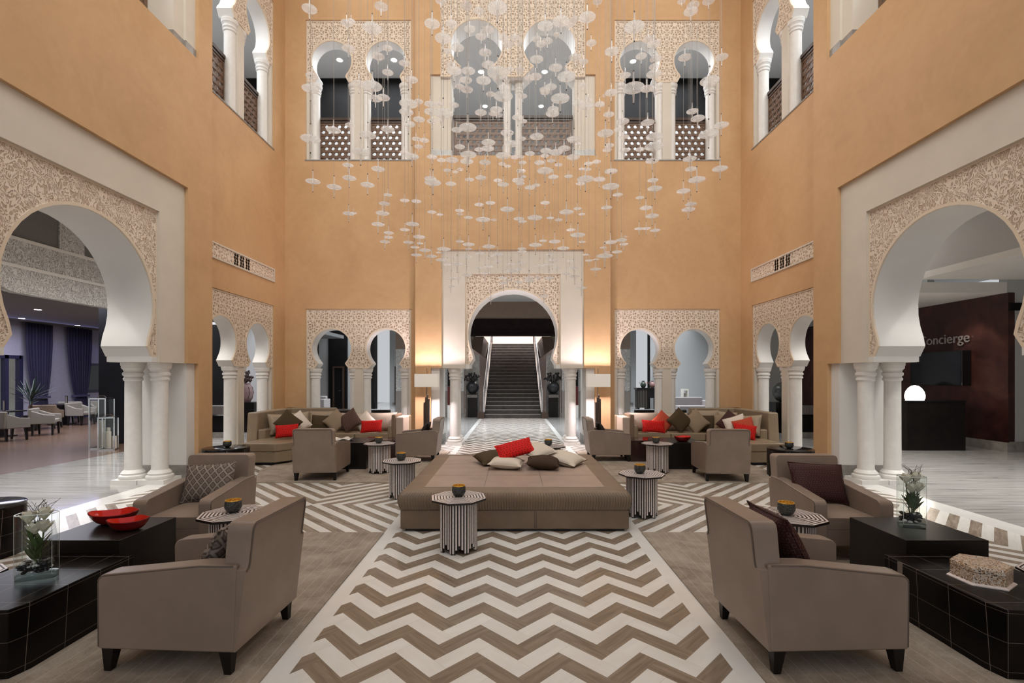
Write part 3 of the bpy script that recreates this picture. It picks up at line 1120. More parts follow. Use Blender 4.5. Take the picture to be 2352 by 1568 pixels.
# right: concierge niche
sbox('wall_concierge', REDPANEL, 11.35, 11.5, 11.08, 20, 0.22, 3.66)
sbox('baseboard_concierge', STONEBASE, 11.31, 11.5, 11.06, 20, 0, 0.22)
sbox('wall_concierge_return', GREYWALL, 11.36, 15.5, 11.10, 11.3, 0, 5.0)
sbox('baseboard_concierge_return', STONEBASE, 11.37, 15.5, 11.07, 11.1, 0, 0.24)
sbox('trim_61', BLACKWALL, 11.36, 13.2, 11.04, 11.1, 3.25, 3.42)
sbox('ceiling_concierge_soffit', WHITE, 6.6, 11.35, 11.1, 20, 3.66, 3.90)
sbox('ceiling_concierge', WHITE, 9.3, 15.5, -2, 11.1, 3.96, 4.1)
sbox('wall_concierge_bulkhead', GREYCEIL, 9.3, 9.5, -2, 11.1, 4.1, 5.0)
sbox('wall_right_outer', GREYWALL, 15.5, 15.7, -2, 11.3, 0, 5)
sbox('wall_concierge_end', GREYWALL, 8.9, 11.5, 20.0, 20.2, 0, 5.0)


# ================================================================== FURNITURE
def mirror_pts(p, s):
    return [(a * s, b) for a, b in p]


# ---------------- armchair: faces local -y, 0.70 wide, 0.86 high
def make_armchair(label, loc, rz):
    t = thing('armchair', label, 'armchair', loc, rz, 'taupe leather armchairs')
    for s in (-1, 1):
        b = BM()
        prof = [(-0.40, 0.135), (0.40, 0.135), (0.42, 0.63), (0.20, 0.628), (-0.36, 0.563)] + arc(-0.36, 0.518, 0.045, 90, 180, 3)
        a0, a1 = sorted((s * 0.235, s * 0.352))
        prism(b, prof, a0, a1, 'x')
        arm = obj('arm', b, LEATHER, t, bev=0.022, seg=3)
        p = BM()
        xo = s * 0.349
        path = [(-0.397, 0.15), (-0.399, 0.515)] + [(-0.36 + 0.04 * math.cos(R(q)), 0.515 + 0.04 * math.sin(R(q))) for q in (170, 145, 120, 95)] + [(0.20, 0.62), (0.40, 0.622)]
        tube(p, [(xo, y, z) for y, z in path], 0.0055, 6)
        obj('piping', p, LEATHERD, arm)
    # back: outline seen from behind, notched where the arms meet it
    o = [(-0.345, 0.135), (0.345, 0.135), (0.345, 0.60), (0.325, 0.612), (0.318, 0.64), (0.322, 0.80)]
    o += arc(0.282, 0.822, 0.04, 0, 90, 4) + arc(-0.282, 0.822, 0.04, 90, 180, 4)
    o += [(-0.322, 0.80), (-0.318, 0.64), (-0.325, 0.612), (-0.345, 0.60)]
    b = BM()
    prism(b, o, 0.28, 0.41, 'y')
    bmesh.ops.triangulate(b, faces=[f for f in b.faces if len(f.verts) > 4])
    for v in b.verts:
        v.co.y += (v.co.z - 0.135) * (0.12 if v.co.y > 0.35 else 0.10)
    back = obj('backrest', b, LEATHER, t, bev=0.022, seg=3)
    p = BM()
    q = [(x * 0.955, z - 0.012) for x, z in o[2:-1]]
    tube(p, [(x, 0.412 + (z - 0.135) * 0.12, z) for x, z in q], 0.0055, 6)
    obj('piping', p, LEATHERD, back)
    b = BM()
    bx(b, -0.237, 0.237, -0.385, 0.30, 0.14, 0.30)
    obj('seat_rail', b, LEATHER, t, bev=0.015)
    b = BM()
    n = 10
    g = [[b.verts.new((-0.235 + 0.47 * i / n, -0.385 + 0.70 * j / n, 0.40 + 0.032 * (1 - (2 * i / n - 1) ** 4) * (1 - (2 * j / n - 1) ** 4))) for j in range(n + 1)] for i in range(n + 1)]
    for i in range(n):
        for j in range(n):
            b.faces.new((g[i][j], g[i + 1][j], g[i + 1][j + 1], g[i][j + 1]))
    e = [x for x in b.edges if x.is_boundary]
    r = bmesh.ops.extrude_edge_only(b, edges=e)
    for v in r['geom']:
        if isinstance(v, bmesh.types.BMVert):
            v.co.z = 0.295
    obj('seat', b, LEATHER, t, smooth=True, ang=60)
    for sx_ in (-1, 1):
        for sy_ in (-1, 1):
            b = BM()
            x0, y0 = sx_ * 0.31, (-0.36 if sy_ < 0 else 0.355)
            frustum(b, (x0 - 0.02 + 0.005 * sx_, x0 + 0.02 + 0.005 * sx_, y0 - 0.02, y0 + 0.02), (x0 - 0.034, x0 + 0.034, y0 - 0.036 - 0.01 * sy_, y0 + 0.036 - 0.01 * sy_), 0.0, 0.136)
            obj('leg', b, BLACKWOOD, t, bev=0.003)
    return t


CH = 0.013   # thickness of the carpets the chairs stand on
chair0 = make_armchair('taupe leather armchair in the left front corner, its back to the striped path', (-1.96, 3.10, CH), R(-90 - 3))
for lab, loc, rz in (
    ('taupe leather armchair facing us with a grey diamond cushion, left of the path', (-3.15, 4.85, CH), R(2)),
    ('taupe leather armchair in the right front corner, turned towards the pearl mosaic box', (1.85, 3.10, CH), R(90 + 2)),
    ('taupe leather armchair facing us with a burgundy cushion, right of the path', (3.13, 4.82, CH), R(-2)),
    ('taupe leather armchair seen from behind in front of the left sofa', (-3.27, 8.33, CH), R(180 + 2.6)),
    ('taupe leather armchair seen from behind in front of the right sofa', (3.52, 8.25, CH), R(180 - 4)),
    ('taupe leather armchair side-on at the right end of the left sofa', (-1.96, 10.05, CH), R(-90)),
    ('taupe leather armchair side-on at the left end of the right sofa', (1.98, 10.10, CH), R(90)),
):
    copy_tree(chair0, lab, loc, rz)


# ---------------- cushions
def cushion(name, label, mat, w, h, t, loc, rot, piping=None, group='scatter cushions', pinch=0.06, n=14, cat='cushion'):
    """local x = width, y = height, z = thickness; rot = (rx, ry, rz) euler"""
    root = thing(name, label, cat, loc, 0, group)
    root.rotation_euler = rot
    b = BM()
    top, bot = {}, {}
    for i in range(n + 1):
        for j in range(n + 1):
            u, v = 2 * i / n - 1, 2 * j / n - 1
            x = w / 2 * u * (1 - pinch * (1 - v * v) * abs(u) ** 3)
            y = h / 2 * v * (1 - pinch * (1 - u * u) * abs(v) ** 3)
            d = t / 2 * ((1 - abs(u) ** 2.6) * (1 - abs(v) ** 2.6)) ** 0.55
            top[i, j] = b.verts.new((x, y, d))
            bot[i, j] = top[i, j] if (i in (0, n) or j in (0, n)) else b.verts.new((x, y, -d))
    for i in range(n):
        for j in range(n):
            b.faces.new((top[i, j], top[i + 1, j], top[i + 1, j + 1], top[i, j + 1]))
            b.faces.new((bot[i, j + 1], bot[i + 1, j + 1], bot[i + 1, j], bot[i, j]))
    obj('cover', b, mat, root, smooth=True, ang=80)
    if piping is not None:
        p = BM()
        ring = []
        for (i0, j0, di, dj) in ((0, 0, 1, 0), (n, 0, 0, 1), (n, n, -1, 0), (0, n, 0, -1)):
            for k in range(n):
                i, j = i0 + di * k, j0 + dj * k
                u, v = 2 * i / n - 1, 2 * j / n - 1
                ring.append((w / 2 * u * (1 - pinch * (1 - v * v) * abs(u) ** 3), h / 2 * v * (1 - pinch * (1 - u * u) * abs(v) ** 3), 0))
        ring.append(ring[0])
        tube(p, ring, 0.005, 5)
        obj('piping', p, piping, root)
    return root


def upright(yaw, tilt=15, spin=0):
    """euler for a cushion standing on its edge facing -y turned by yaw, leaning back by tilt, spun in its plane"""
    m = Matrix.Rotation(R(yaw), 4, 'Z') @ Matrix.Rotation(R(90 - tilt), 4, 'X') @ Matrix.Rotation(R(spin), 4, 'Z')
    return m.to_euler()


G = 'cushions on the front armchairs'
cushion('scatter_cushion', 'grey diamond-pattern velvet cushion standing on the left armchair that faces us', C_DIA, 0.50, 0.38, 0.14, (-3.13, 4.98, 0.63), upright(2, 22, 4), C_DIA, G)
cushion('scatter_cushion', 'grey diamond-pattern cushion tucked in the left front armchair seen from behind', C_DIA, 0.44, 0.38, 0.15, (-1.83, 3.10, 0.615), upright(-93, 26, 0), C_DIA, G)
cushion('scatter_cushion', 'burgundy velvet cushion standing on the right armchair that faces us', C_BURG, 0.54, 0.40, 0.15, (3.11, 4.93, 0.635), upright(-2, 24, -3), C_BURG, G)
cushion('scatter_cushion', 'burgundy velvet cushion leaning in the right front armchair seen from behind', C_BURG, 0.46, 0.46, 0.15, (1.73, 3.12, 0.645), upright(92, 26, 0), C_BURG, G)
G = 'dark cushions in the side-on armchairs'
cushion('scatter_cushion', 'small black velvet cushion in the side-on armchair by the left floor lamp', C_BLACK, 0.42, 0.34, 0.13, (-1.82, 10.05, 0.63), upright(-90, 28, 0), None, G)
cushion('scatter_cushion', 'small black velvet cushion in the side-on armchair by the right floor lamp', C_BLACK, 0.42, 0.34, 0.13, (1.84, 10.10, 0.63), upright(90, 28, 0), None, G)
cushion('scatter_cushion', 'dark patterned cushion edge showing beside the armchair in front of the left sofa', C_BURG, 0.40, 0.34, 0.13, (-3.24, 8.22, 0.62), upright(182, 22, 0), None, G)

# ---------------- ottoman on the centre line
ot = thing('ottoman', 'very large square taupe leather ottoman with pleated border in the middle of the path', 'ottoman', (0.02, 6.69, 0))
W2, D2 = 1.28, 1.355
b = BM()
bx(b, -W2 + 0.06, W2 - 0.06, -D2 + 0.06, D2 - 0.06, 0, 0.03)
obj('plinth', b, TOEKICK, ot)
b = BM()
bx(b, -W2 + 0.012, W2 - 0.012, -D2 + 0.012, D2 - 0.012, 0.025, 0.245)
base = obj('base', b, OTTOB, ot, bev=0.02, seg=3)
b = BM()
for x in (-0.50, 0.22, 0.24):
    for k in range(34):
        bx(b, x - 0.003, x + 0.003, -D2 + 0.008, -D2 + 0.014, 0.04 + k * 0.006, 0.043 + k * 0.006)
obj('stitching', b, LEATHERD, base)
b = BM()
n = 700
def pleat_ring(hw, hd, z, amp, r=0.05):
    """rounded rectangle outline with pleats"""
    out = []
    per = []
    P = rrect(-hw, hw, -hd, hd, r, 5)
    # resample
    L = [0.0]
    for a, c in zip(P, P[1:] + P[:1]):
        L.append(L[-1] + math.hypot(c[0] - a[0], c[1] - a[1]))
    for k in range(n * 2):
        d = L[-1] * k / (n * 2)
        i = max(q for q in range(len(P)) if L[q] <= d)
        f = (d - L[i]) / max(1e-9, L[i + 1] - L[i])
        a, c = P[i], P[(i + 1) % len(P)]
        x, y = a[0] + (c[0] - a[0]) * f, a[1] + (c[1] - a[1]) * f
        o = amp * (1 if k % 4 in (0, 1) else -1)
        s = 1 + o / max(hw, hd)
        out.append((x * s, y * s, z))
    return out
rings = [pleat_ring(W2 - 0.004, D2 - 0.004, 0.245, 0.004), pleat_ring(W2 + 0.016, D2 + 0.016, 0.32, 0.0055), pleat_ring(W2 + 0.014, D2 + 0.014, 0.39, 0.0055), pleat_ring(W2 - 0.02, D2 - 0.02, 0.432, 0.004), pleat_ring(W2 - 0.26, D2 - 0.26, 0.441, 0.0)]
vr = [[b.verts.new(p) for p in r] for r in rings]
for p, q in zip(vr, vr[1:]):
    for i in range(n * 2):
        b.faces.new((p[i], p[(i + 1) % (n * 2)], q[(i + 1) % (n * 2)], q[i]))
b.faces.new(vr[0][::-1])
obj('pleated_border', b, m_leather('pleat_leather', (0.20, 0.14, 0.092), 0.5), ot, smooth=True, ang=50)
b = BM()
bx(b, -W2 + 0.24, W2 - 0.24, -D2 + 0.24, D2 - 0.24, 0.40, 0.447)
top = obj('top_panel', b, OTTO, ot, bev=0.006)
b = BM()
for x in (-0.35, 0.33):
    bx(b, x - 0.003, x + 0.003, -D2 + 0.25, D2 - 0.25, 0.4465, 0.4478)
for y in (-0.45, 0.35):
    bx(b, -W2 + 0.25, W2 - 0.25, y - 0.003, y + 0.003, 0.4465, 0.4478)
obj('seam', b, LEATHERD, top)

G = 'pile of cushions on the ottoman'
flat = lambda rz, rx=0, ry=0: (R(rx), R(ry), R(rz))
cushion('scatter_cushion', 'dark olive cushion at the left back of the pile on the ottoman', C_OLIVE, 0.52, 0.46, 0.17, (-0.28, 7.12, 0.535), flat(25, 8, -6), None, G)
cushion('scatter_cushion', 'cream cushion lying at the front left of the pile on the ottoman', C_CREAM, 0.46, 0.42, 0.15, (-0.09, 6.74, 0.525), flat(-8, 2, 3), C_CREAM, G)
cushion('scatter_cushion', 'dark brown cushion lying at the front right of the pile on the ottoman', C_BROWN, 0.46, 0.44, 0.18, (0.42, 6.72, 0.535), flat(-6, 2, 4), None, G)
cushion('scatter_cushion', 'taupe and cream cushion at the right end of the pile on the ottoman', C_CREAM, 0.50, 0.48, 0.16, (0.76, 7.03, 0.535), flat(-30, 4, 12), C_OLIVE, G)
cushion('scatter_cushion', 'cream cushion lying tilted on top of the pile on the ottoman', C_CREAM, 0.44, 0.44, 0.14, (0.34, 6.98, 0.665), flat(42, 14, -8), C_WHITE, G)
m = Matrix.Rotation(R(4), 4, 'Z') @ Matrix.Rotation(R(46), 4, 'X') @ Matrix.Rotation(R(17), 4, 'Z')
cushion('lumbar_cushion', 'bright red lumbar cushion with a link pattern on top of the pile on the ottoman', C_RED, 0.54, 0.27, 0.12, (0.03, 6.84, 0.70), m.to_euler(), None, G)


# ---------------- octagonal inlaid tables and hammered bowls
def make_octable(label, loc, rz):
    t = thing('octagonal_table', label, 'side table', loc, rz, 'octagonal inlaid side tables')
    r = 0.285
    b = BM()
    lathe(b, [(r * 0.99, 0.497), (r, 0.503), (r, 0.517)], 8, a0=R(22.5))
    tp = obj('tabletop', b, EBONY, t)
    b = BM()
    nr = 9
    for k in range(nr):
        ra, rb = r * (k + 0.30) / nr, r * (k + 0.86) / nr
        for i in range(8):
            a0_, a1_ = R(22.5 + 45 * i + 0.5), R(22.5 + 45 * (i + 1) - 0.5)
            b.faces.new([b.verts.new((q * math.cos(a), q * math.sin(a), 0.5178)) for q, a in ((ra, a0_), (rb, a0_), (rb, a1_), (ra, a1_))])
    obj('inlay', b, BONE, tp, recalc=False)
    rb = 0.192
    b = BM()
    lathe(b, [(rb * 0.93, 0.05), (rb * 0.93, 0.497)], 8, a0=R(22.5))
    obj('core', b, EBONY, t)
    b = BM()
    ns = 5
    hts = [0.0, 0.035, 0.075, 0.035, 0.0]
    for i in range(8):
        A = Vector((rb * math.cos(R(22.5 + 45 * i)), rb * math.sin(R(22.5 + 45 * i)), 0))
        B = Vector((rb * math.cos(R(67.5 + 45 * i)), rb * math.sin(R(67.5 + 45 * i)), 0))
        nrm = Vector((math.cos(R(45 + 45 * i)), math.sin(R(45 + 45 * i)), 0))
        for k in range(ns):
            for (f0, f1, mi, off) in ((k / ns, (k + 0.52) / ns, 0, 0.0025), ((k + 0.52) / ns, (k + 1) / ns, 1, 0.0)):
                z0 = hts[k] + (0.012 if mi == 0 else 0)
                p0, p1 = A.lerp(B, f0 + 0.02), A.lerp(B, f1 + 0.02 if f1 < 1 else 1)
                vs = [p0 + nrm * off, p1 + nrm * off, p1 - nrm * 0.02, p0 - nrm * 0.02]
                lo = [b.verts.new((v.x, v.y, z0)) for v in vs]
                hi = [b.verts.new((v.x, v.y, 0.497)) for v in vs]
                for q in range(4):
                    b.faces.new((lo[q], lo[(q + 1) % 4], hi[(q + 1) % 4], hi[q])).material_index = mi
                b.faces.new(lo[::-1]).material_index = mi
    obj('striped_base', b, [BONE, EBONY], t)
    return t


def make_bowl(label, loc):
    t = thing('tealight_bowl', label, 'bowl', loc, 0, 'hammered bowls with gold insides')
    b = BM()
    lathe(b, [(0.03, 0), (0.052, 0.012), (0.07, 0.045), (0.068, 0.085), (0.0635, 0.108)], 24, cap=False)
    lathe(b, [(0.001, 0.0), (0.03, 0.0)], 24, cap=False)
    obj('shell', b, BRONZE, t, smooth=True)
    b = BM()
    lathe(b, [(0.02, 0.012), (0.048, 0.022), (0.0655, 0.048), (0.0645, 0.084), (0.0610, 0.108), (0.0640, 0.1085), (0.0645, 0.103)], 24, cap=False)
    lathe(b, [(0.001, 0.012), (0.02, 0.012)], 24, cap=False)
    obj('gold_lining', b, GOLD, t, smooth=True)
    return t


oct_at = [
    ('octagonal striped inlay table standing in front of the ottoman', -0.542, 4.82, 0, 10),
    ('octagonal striped inlay table at the right side of the ottoman', 1.60, 6.00, 0, 16),
    ('octagonal striped inlay table at the left side of the ottoman', -1.59, 6.95, 0, 8),
    ('octagonal striped inlay table beside the left side-on armchair', -2.39, 8.67, CH, 0),
    ('octagonal striped inlay table beside the right side-on armchair', 2.59, 8.67, CH, 14),
    ('octagonal striped inlay table almost hidden behind the ottoman', 0.64, 8.45, 0, 5),
    ('octagonal striped inlay table between the two left front armchairs', -2.42, 4.20, CH, 20),
    ('octagonal striped inlay table between the two right front armchairs', 2.36, 4.12, CH, 28),
]
bowl_lab = ['on the table in front of the ottoman', 'on the table right of the ottoman', 'on the table left of the ottoman', 'on the inlay table by the left sofa', 'on the inlay table by the right sofa', 'peeking out behind the ottoman cushions', 'on the table between the left front armchairs', 'on the table between the right front armchairs']
t0 = b0 = None
for (lab, x, y, z, rz), bl in zip(oct_at, bowl_lab):
    if t0 is None:
        t0 = make_octable(lab, (x, y, z), R(rz))
        b0 = make_bowl('hammered dark metal bowl with gold lining ' + bl, (x, y + 0.03, z + 0.518))
    else:
        copy_tree(t0, lab, (x, y, z), R(rz))
        copy_tree(b0, 'hammered dark metal bowl with gold lining ' + bl, (x - 0.02, y + 0.02, z + 0.518), R(20))

copy_tree(t0, 'low octagonal striped table cut off at the left picture edge', (-3.66, 3.22, 0), R(12), None, (0.75, 0.75, 0.75))
copy_tree(t0, 'low octagonal striped table cut off at the right picture edge', (3.67, 3.24, 0), R(30), None, (0.75, 0.75, 0.75))

# ---------------- carpets
for nm, poly in (
    ('front left carpet beneath the two leather armchairs', [(-1.41, -1.0), (-1.41, 5.30), (-3.44, 5.30), (-3.44, -1.0)]),
    ('front right carpet beneath the two leather armchairs', [(1.41, -1.0), (3.44, -1.0), (3.44, 5.30), (1.41, 5.30)]),
    ('back left carpet in front of the left sofa', [(-1.45, 7.82), (-1.45, 11.2), (-4.65, 11.2), (-4.65, 8.9), (-4.2, 7.82)]),
    ('back right carpet in front of the right sofa', [(1.45, 7.82), (4.2, 7.82), (4.65, 8.9), (4.65, 11.2), (1.45, 11.2)]),
):
    b = BM()
    prism(b, poly, 0.001, CH, 'z')
    tag(obj('carpet', b, CARPET), 'taupe ' + nm, 'carpet', 'taupe carpets')

# ---------------- low black tables in the front corners
for s, sd in ((-1, 'left'), (1, 'right')):
    off = -0.06 if s < 0 else 0.0
    b = BM()
    a, c = sorted((s * 2.91 + off * 0, s * 3.52))
    bx(b, a, c, 3.575, 4.18, CH, 0.50)
    tag(obj('block_table', b, BLACKWOOD, bev=0.004), 'plain black wood block table in the %s front corner' % sd, 'coffee table', 'black block tables')
    b = BM()
    xi = s * 2.74 + off
    xo = s * 3.42
    y0, y1 = 2.71, 3.57
    poly = [(xi, y0 + 0.10), (xi + s * 0.03, y0), (xo - s * 0.1, y0 - 0.05), (xo, y0 + 0.05), (xo, y1), (xi, y1)]
    prism(b, poly, CH, 0.40, 'z')
    tag(obj('tiled_table', b, TILED, bev=0.004), 'low black table faced with thin-lined tiles in the %s front corner' % sd, 'coffee table', 'black tiled tables')
# plain block tables in front of the sofas
for s, sd in ((-1, 'left'), (1, 'right')):
    b = BM()
    poly = [(s * 2.66, 9.0), (s * 2.60, 9.75), (s * 3.9, 9.95), (s * 3.95, 9.2)]
    bx(b, *sorted((s * 2.72, s * 3.55)), 8.95, 9.75, CH, 0.50)
    tag(obj('block_table', b, BLACKWOOD, bev=0.004), 'black wood block table in front of the %s sofa' % sd, 'coffee table', 'black block tables')
    b = BM()
    bx(b, *sorted((s * 2.38, s * 3.1)), 9.76, 10.35, CH, 0.44)
    tag(obj('block_table', b, plain('dark_glossy_wood', (0.035, 0.016, 0.014), 0.12), bev=0.004), 'glossy dark brown low table behind the black block table, by the %s sofa' % sd, 'coffee table', 'black block tables')


def drum(label, x, y, r, h, z=0.0):
    t = thing('drum_table', label, 'side table', (x, y, z), 0, 'round black drum tables')
    b = BM()
    lathe(b, [(r, 0), (r, h - 0.03), (r - 0.006, h - 0.02)], 48)
    obj('body', b, TILED, t, smooth=True)
    b = BM()
    lathe(b, [(r - 0.012, h - 0.022), (r + 0.002, h - 0.018), (r + 0.002, h - 0.003), (r - 0.002, h)], 48)
    obj('tabletop', b, BLACKLACQ, t, smooth=True)


drum('round black drum table by the near end of the left sofa', -5.05, 8.52, 0.37, 0.48)
drum('round black drum table by the near end of the right sofa', 4.82, 8.40, 0.365, 0.48)
drum('round black drum table cut off at the left picture edge', -5.16, 4.62, 0.37, 0.48)
copy_tree(b0, 'small gold-lined bowl on the round black table by the left sofa', (-5.05, 8.55, 0.48), R(40))
copy_tree(b0, 'small gold-lined bowl on the round black table by the right sofa', (4.80, 8.40, 0.48), R(70))


# ---------------- corner sofas
def sofa(s, label):
    t = thing('corner_sofa', label, 'sofa', (0, 0, 0), 0, 'corner sofas')

    def q(a, b_, *r):
        return (*sorted((s * a, s * b_)), *r)
    seatp = [(5.38, 9.42), (4.62, 9.40), (4.42, 9.66), (4.42, 11.05), (2.82, 11.05), (2.82, 11.75), (5.38, 11.75)]
    b = BM()
    prism(b, [(s * x, y) for x, y in [(5.34, 9.48), (4.62, 9.47), (4.48, 9.66), (4.48, 11.12), (2.84, 11.12), (2.84, 11.75), (5.34, 11.75)]], 0, 0.06, 'z')
    obj('plinth', b, TOEKICK, t)
    b = BM()
    prism(b, [(s * x, y) for x, y in seatp], 0.055, 0.26, 'z')
    bmesh.ops.triangulate(b, faces=[f for f in b.faces if len(f.verts) > 4])
    obj('base', b, SOFAL, t, bev=0.012)
    b = BM()
    prism(b, [(s * x, y) for x, y in [(5.30, 9.41), (4.615, 9.39), (4.41, 9.655), (4.41, 11.70), (5.30, 11.70)]], 0.262, 0.43, 'z')
    obj('chaise_seat', b, SOFAL, t, bev=0.03, seg=3)
    for a, c in ((4.405, 3.62), (3.615, 2.83)):
        b = BM()
        bx(b, *q(a, c, 11.03, 11.72, 0.262, 0.445))
        obj('seat', b, SOFAL, t, bev=0.03, seg=3)
    b = BM()
    prism(b, [(10.08, 0.06), (12.05, 0.06), (12.05, 0.975), (10.16, 0.975)], *sorted((s * 5.36, s * 5.58)), 'x')
    obj('side_back', b, SOFAL, t, bev=0.03, seg=3)
    b = BM()
    bx(b, *q(5.58, 4.33, 11.72, 11.95, 0.06, 0.975))
    obj('high_back', b, SOFAL, t, bev=0.03, seg=3)
    b = BM()
    bx(b, *q(4.335, 2.50, 11.72, 11.93, 0.06, 0.80))
    obj('low_back', b, SOFAL, t, bev=0.03, seg=3)
    b = BM()
    bx(b, *q(2.70, 2.52, 11.10, 11.90, 0.06, 0.80))
    obj('outer_arm', b, C_PINKB, t, bev=0.025, seg=3)
    b = BM()
    bx(b, *q(2.78, 2.69, 11.06, 11.75, 0.06, 0.86))
    obj('arm_panel', b, OTTOB, t, bev=0.02, seg=3)
    b = BM()
    bx(b, *q(2.86, 2.77, 11.02, 11.70, 0.06, 0.62))
    obj('inner_arm', b, SOFAL, t, bev=0.025, seg=3)
    b = BM()
    bx(b, *q(5.36, 5.20, 10.15, 10.75, 0.30, 0.62))
    obj('low_arm', b, SOFAL, t, bev=0.03, seg=3)
    return t


sofa(-1, 'olive taupe leather corner sofa with chaise, left of the staircase axis')
sofa(1, 'olive taupe leather corner sofa with chaise, right of the staircase axis')


def wx(px, y):
    return (px - 1178) / 1110.7 * y


def wz(py, y):
    return 1.7 + (868 - py) / 1110.7 * y


def cs(nm, label, mat, x, y, z, w, h, t, yaw, tilt, spin, pip=None, group=''):
    cushion(nm, label, mat, w, h, t, (x, y, z), upright(yaw, tilt, spin), pip, group)


G = 'cushions on the left sofa'
L_ = [
    ('back_pillow', 'large beige back pillow in the left corner of the left sofa, behind the brown diamond', C_BEIGE, -5.12, 10.62, 0.69, 0.52, 0.46, 0.20, 62, 18, -4, C_BEIGE),
    ('back_pillow', 'wide beige back pillow at the middle of the left sofa', C_BEIGE, -4.55, 11.55, 0.69, 0.64, 0.46, 0.18, 4, 14, 0, C_BEIGE),
    ('back_pillow', 'beige back pillow in the rear corner of the left sofa', C_BEIGE, -5.02, 11.42, 0.68, 0.44, 0.44, 0.18, 35, 14, 4, C_BEIGE),
    ('back_pillow', 'wide pale back pillow at the right end of the left sofa', C_PINKB, -3.12, 11.52, 0.67, 0.72, 0.42, 0.20, 0, 12, 1, C_PINKB),
    ('back_pillow', 'pale back pillow behind the patterned diamond on the left sofa', C_PINKB, -3.85, 11.56, 0.66, 0.66, 0.42, 0.18, 0, 12, 0, C_PINKB),
    ('scatter_cushion', 'dark olive cushion set as a diamond on the left of the left sofa', C_OLIVE, -4.84, 10.42, 0.74, 0.44, 0.44, 0.15, 40, 20, 45, None),
    ('scatter_cushion', 'ivory cushion leaning behind the dark olive diamond on the left sofa', C_WHITE, -4.76, 10.74, 0.71, 0.42, 0.42, 0.14, 40, 22, 32, C_WHITE),
    ('lumbar_cushion', 'red lumbar cushion at the left end of the left sofa', C_RED, -4.70, 10.06, 0.60, 0.45, 0.28, 0.13, 18, 20, 3, None),
    ('scatter_cushion', 'dark striped cushion standing square on the left sofa', C_OLIVE, -4.48, 11.32, 0.66, 0.46, 0.36, 0.14, 8, 18, -2, None),
    ('scatter_cushion', 'taupe diamond cushion at the middle of the left sofa', C_TAUPE, -4.11, 11.22, 0.70, 0.44, 0.44, 0.15, 4, 20, 45, None),
    ('scatter_cushion', 'dark brown patterned diamond cushion right of the middle of the left sofa', C_PATT, -3.78, 11.20, 0.715, 0.46, 0.46, 0.15, -6, 20, 38, None),
    ('scatter_cushion', 'ivory diamond cushion behind the right red cushion of the left sofa', C_WHITE, -3.44, 11.26, 0.67, 0.42, 0.42, 0.14, -2, 20, 45, C_WHITE),
    ('lumbar_cushion', 'red lumbar cushion near the right end of the left sofa', C_RED, -3.24, 11.08, 0.595, 0.50, 0.29, 0.13, -2, 20, 3, None),
]
for nm, lab, mt, x, y, z, w, h, t, yaw, ti, sp, pp in L_:
    cs(nm, lab, mt, x, y, z, w, h, t, yaw, ti, sp, pp, G)
G = 'cushions on the right sofa'
R_ = [
    ('back_pillow', 'wide pale back pillow at the left end of the right sofa', C_PINKB, 3.10, 11.52, 0.67, 0.74, 0.42, 0.20, 0, 12, 0, C_PINKB),
    ('back_pillow', 'pale back pillow behind the dark olive diamond of the right sofa', C_PINKB, 3.86, 11.56, 0.66, 0.66, 0.42, 0.18, 0, 12, 0, C_PINKB),
    ('back_pillow', 'wide beige back pillow at the middle of the right sofa', C_BEIGE, 4.62, 11.55, 0.70, 0.64, 0.48, 0.18, -4, 14, 0, C_BEIGE),
    ('back_pillow', 'beige back pillow in the rear corner of the right sofa', C_BEIGE, 5.04, 11.42, 0.69, 0.44, 0.44, 0.18, -35, 14, -4, C_BEIGE),
    ('back_pillow', 'large beige back pillow at the right end of the right sofa', C_BEIGE, 5.10, 10.42, 0.68, 0.52, 0.46, 0.20, -62, 18, 6, C_BEIGE),
    ('lumbar_cushion', 'red lumbar cushion at the left end of the right sofa', C_RED, 3.22, 11.08, 0.595, 0.53, 0.29, 0.13, 0, 20, -3, None),
    ('scatter_cushion', 'coral diamond cushion behind the left red cushion of the right sofa', C_CORAL, 3.49, 11.26, 0.68, 0.42, 0.42, 0.14, 0, 20, 45, None),
    ('scatter_cushion', 'dark olive diamond cushion at the middle of the right sofa', C_OLIVE, 3.86, 11.18, 0.72, 0.46, 0.46, 0.16, 4, 20, 42, None),
    ('scatter_cushion', 'taupe diamond cushion right of the dark olive diamond on the right sofa', C_TAUPE, 4.24, 11.20, 0.69, 0.46, 0.46, 0.15, -4, 20, 40, None),
    ('scatter_cushion', 'dark striped cushion standing square on the right sofa', C_OLIVE, 4.55, 11.32, 0.65, 0.46, 0.38, 0.14, -8, 18, 0, None),
    ('scatter_cushion', 'plain taupe cushion standing square beside the dark striped one on the right sofa', C_TAUPE, 4.80, 11.05, 0.66, 0.40, 0.40, 0.14, -30, 18, 0, None),
    ('scatter_cushion', 'dark burgundy cushion tilted at the right of the right sofa', C_BURG, 4.84, 10.80, 0.71, 0.44, 0.44, 0.14, -40, 22, -34, None),
    ('scatter_cushion', 'ivory cushion tilted between the burgundy and coral ones on the right sofa', C_WHITE, 4.86, 10.56, 0.68, 0.44, 0.40, 0.14, -36, 22, 22, C_WHITE),
    ('scatter_cushion', 'coral cushion tilted behind the right red cushion of the right sofa', C_CORAL, 4.92, 10.30, 0.655, 0.42, 0.38, 0.14, -32, 22, 18, None),
    ('lumbar_cushion', 'red lumbar cushion at the right end of the right sofa', C_RED, 4.79, 10.00, 0.595, 0.44, 0.31, 0.13, -22, 22, -8, None),
]
for nm, lab, mt, x, y, z, w, h, t, yaw, ti, sp, pp in R_:
    cs(nm, lab, mt, x, y, z, w, h, t, yaw, ti, sp, pp, G)


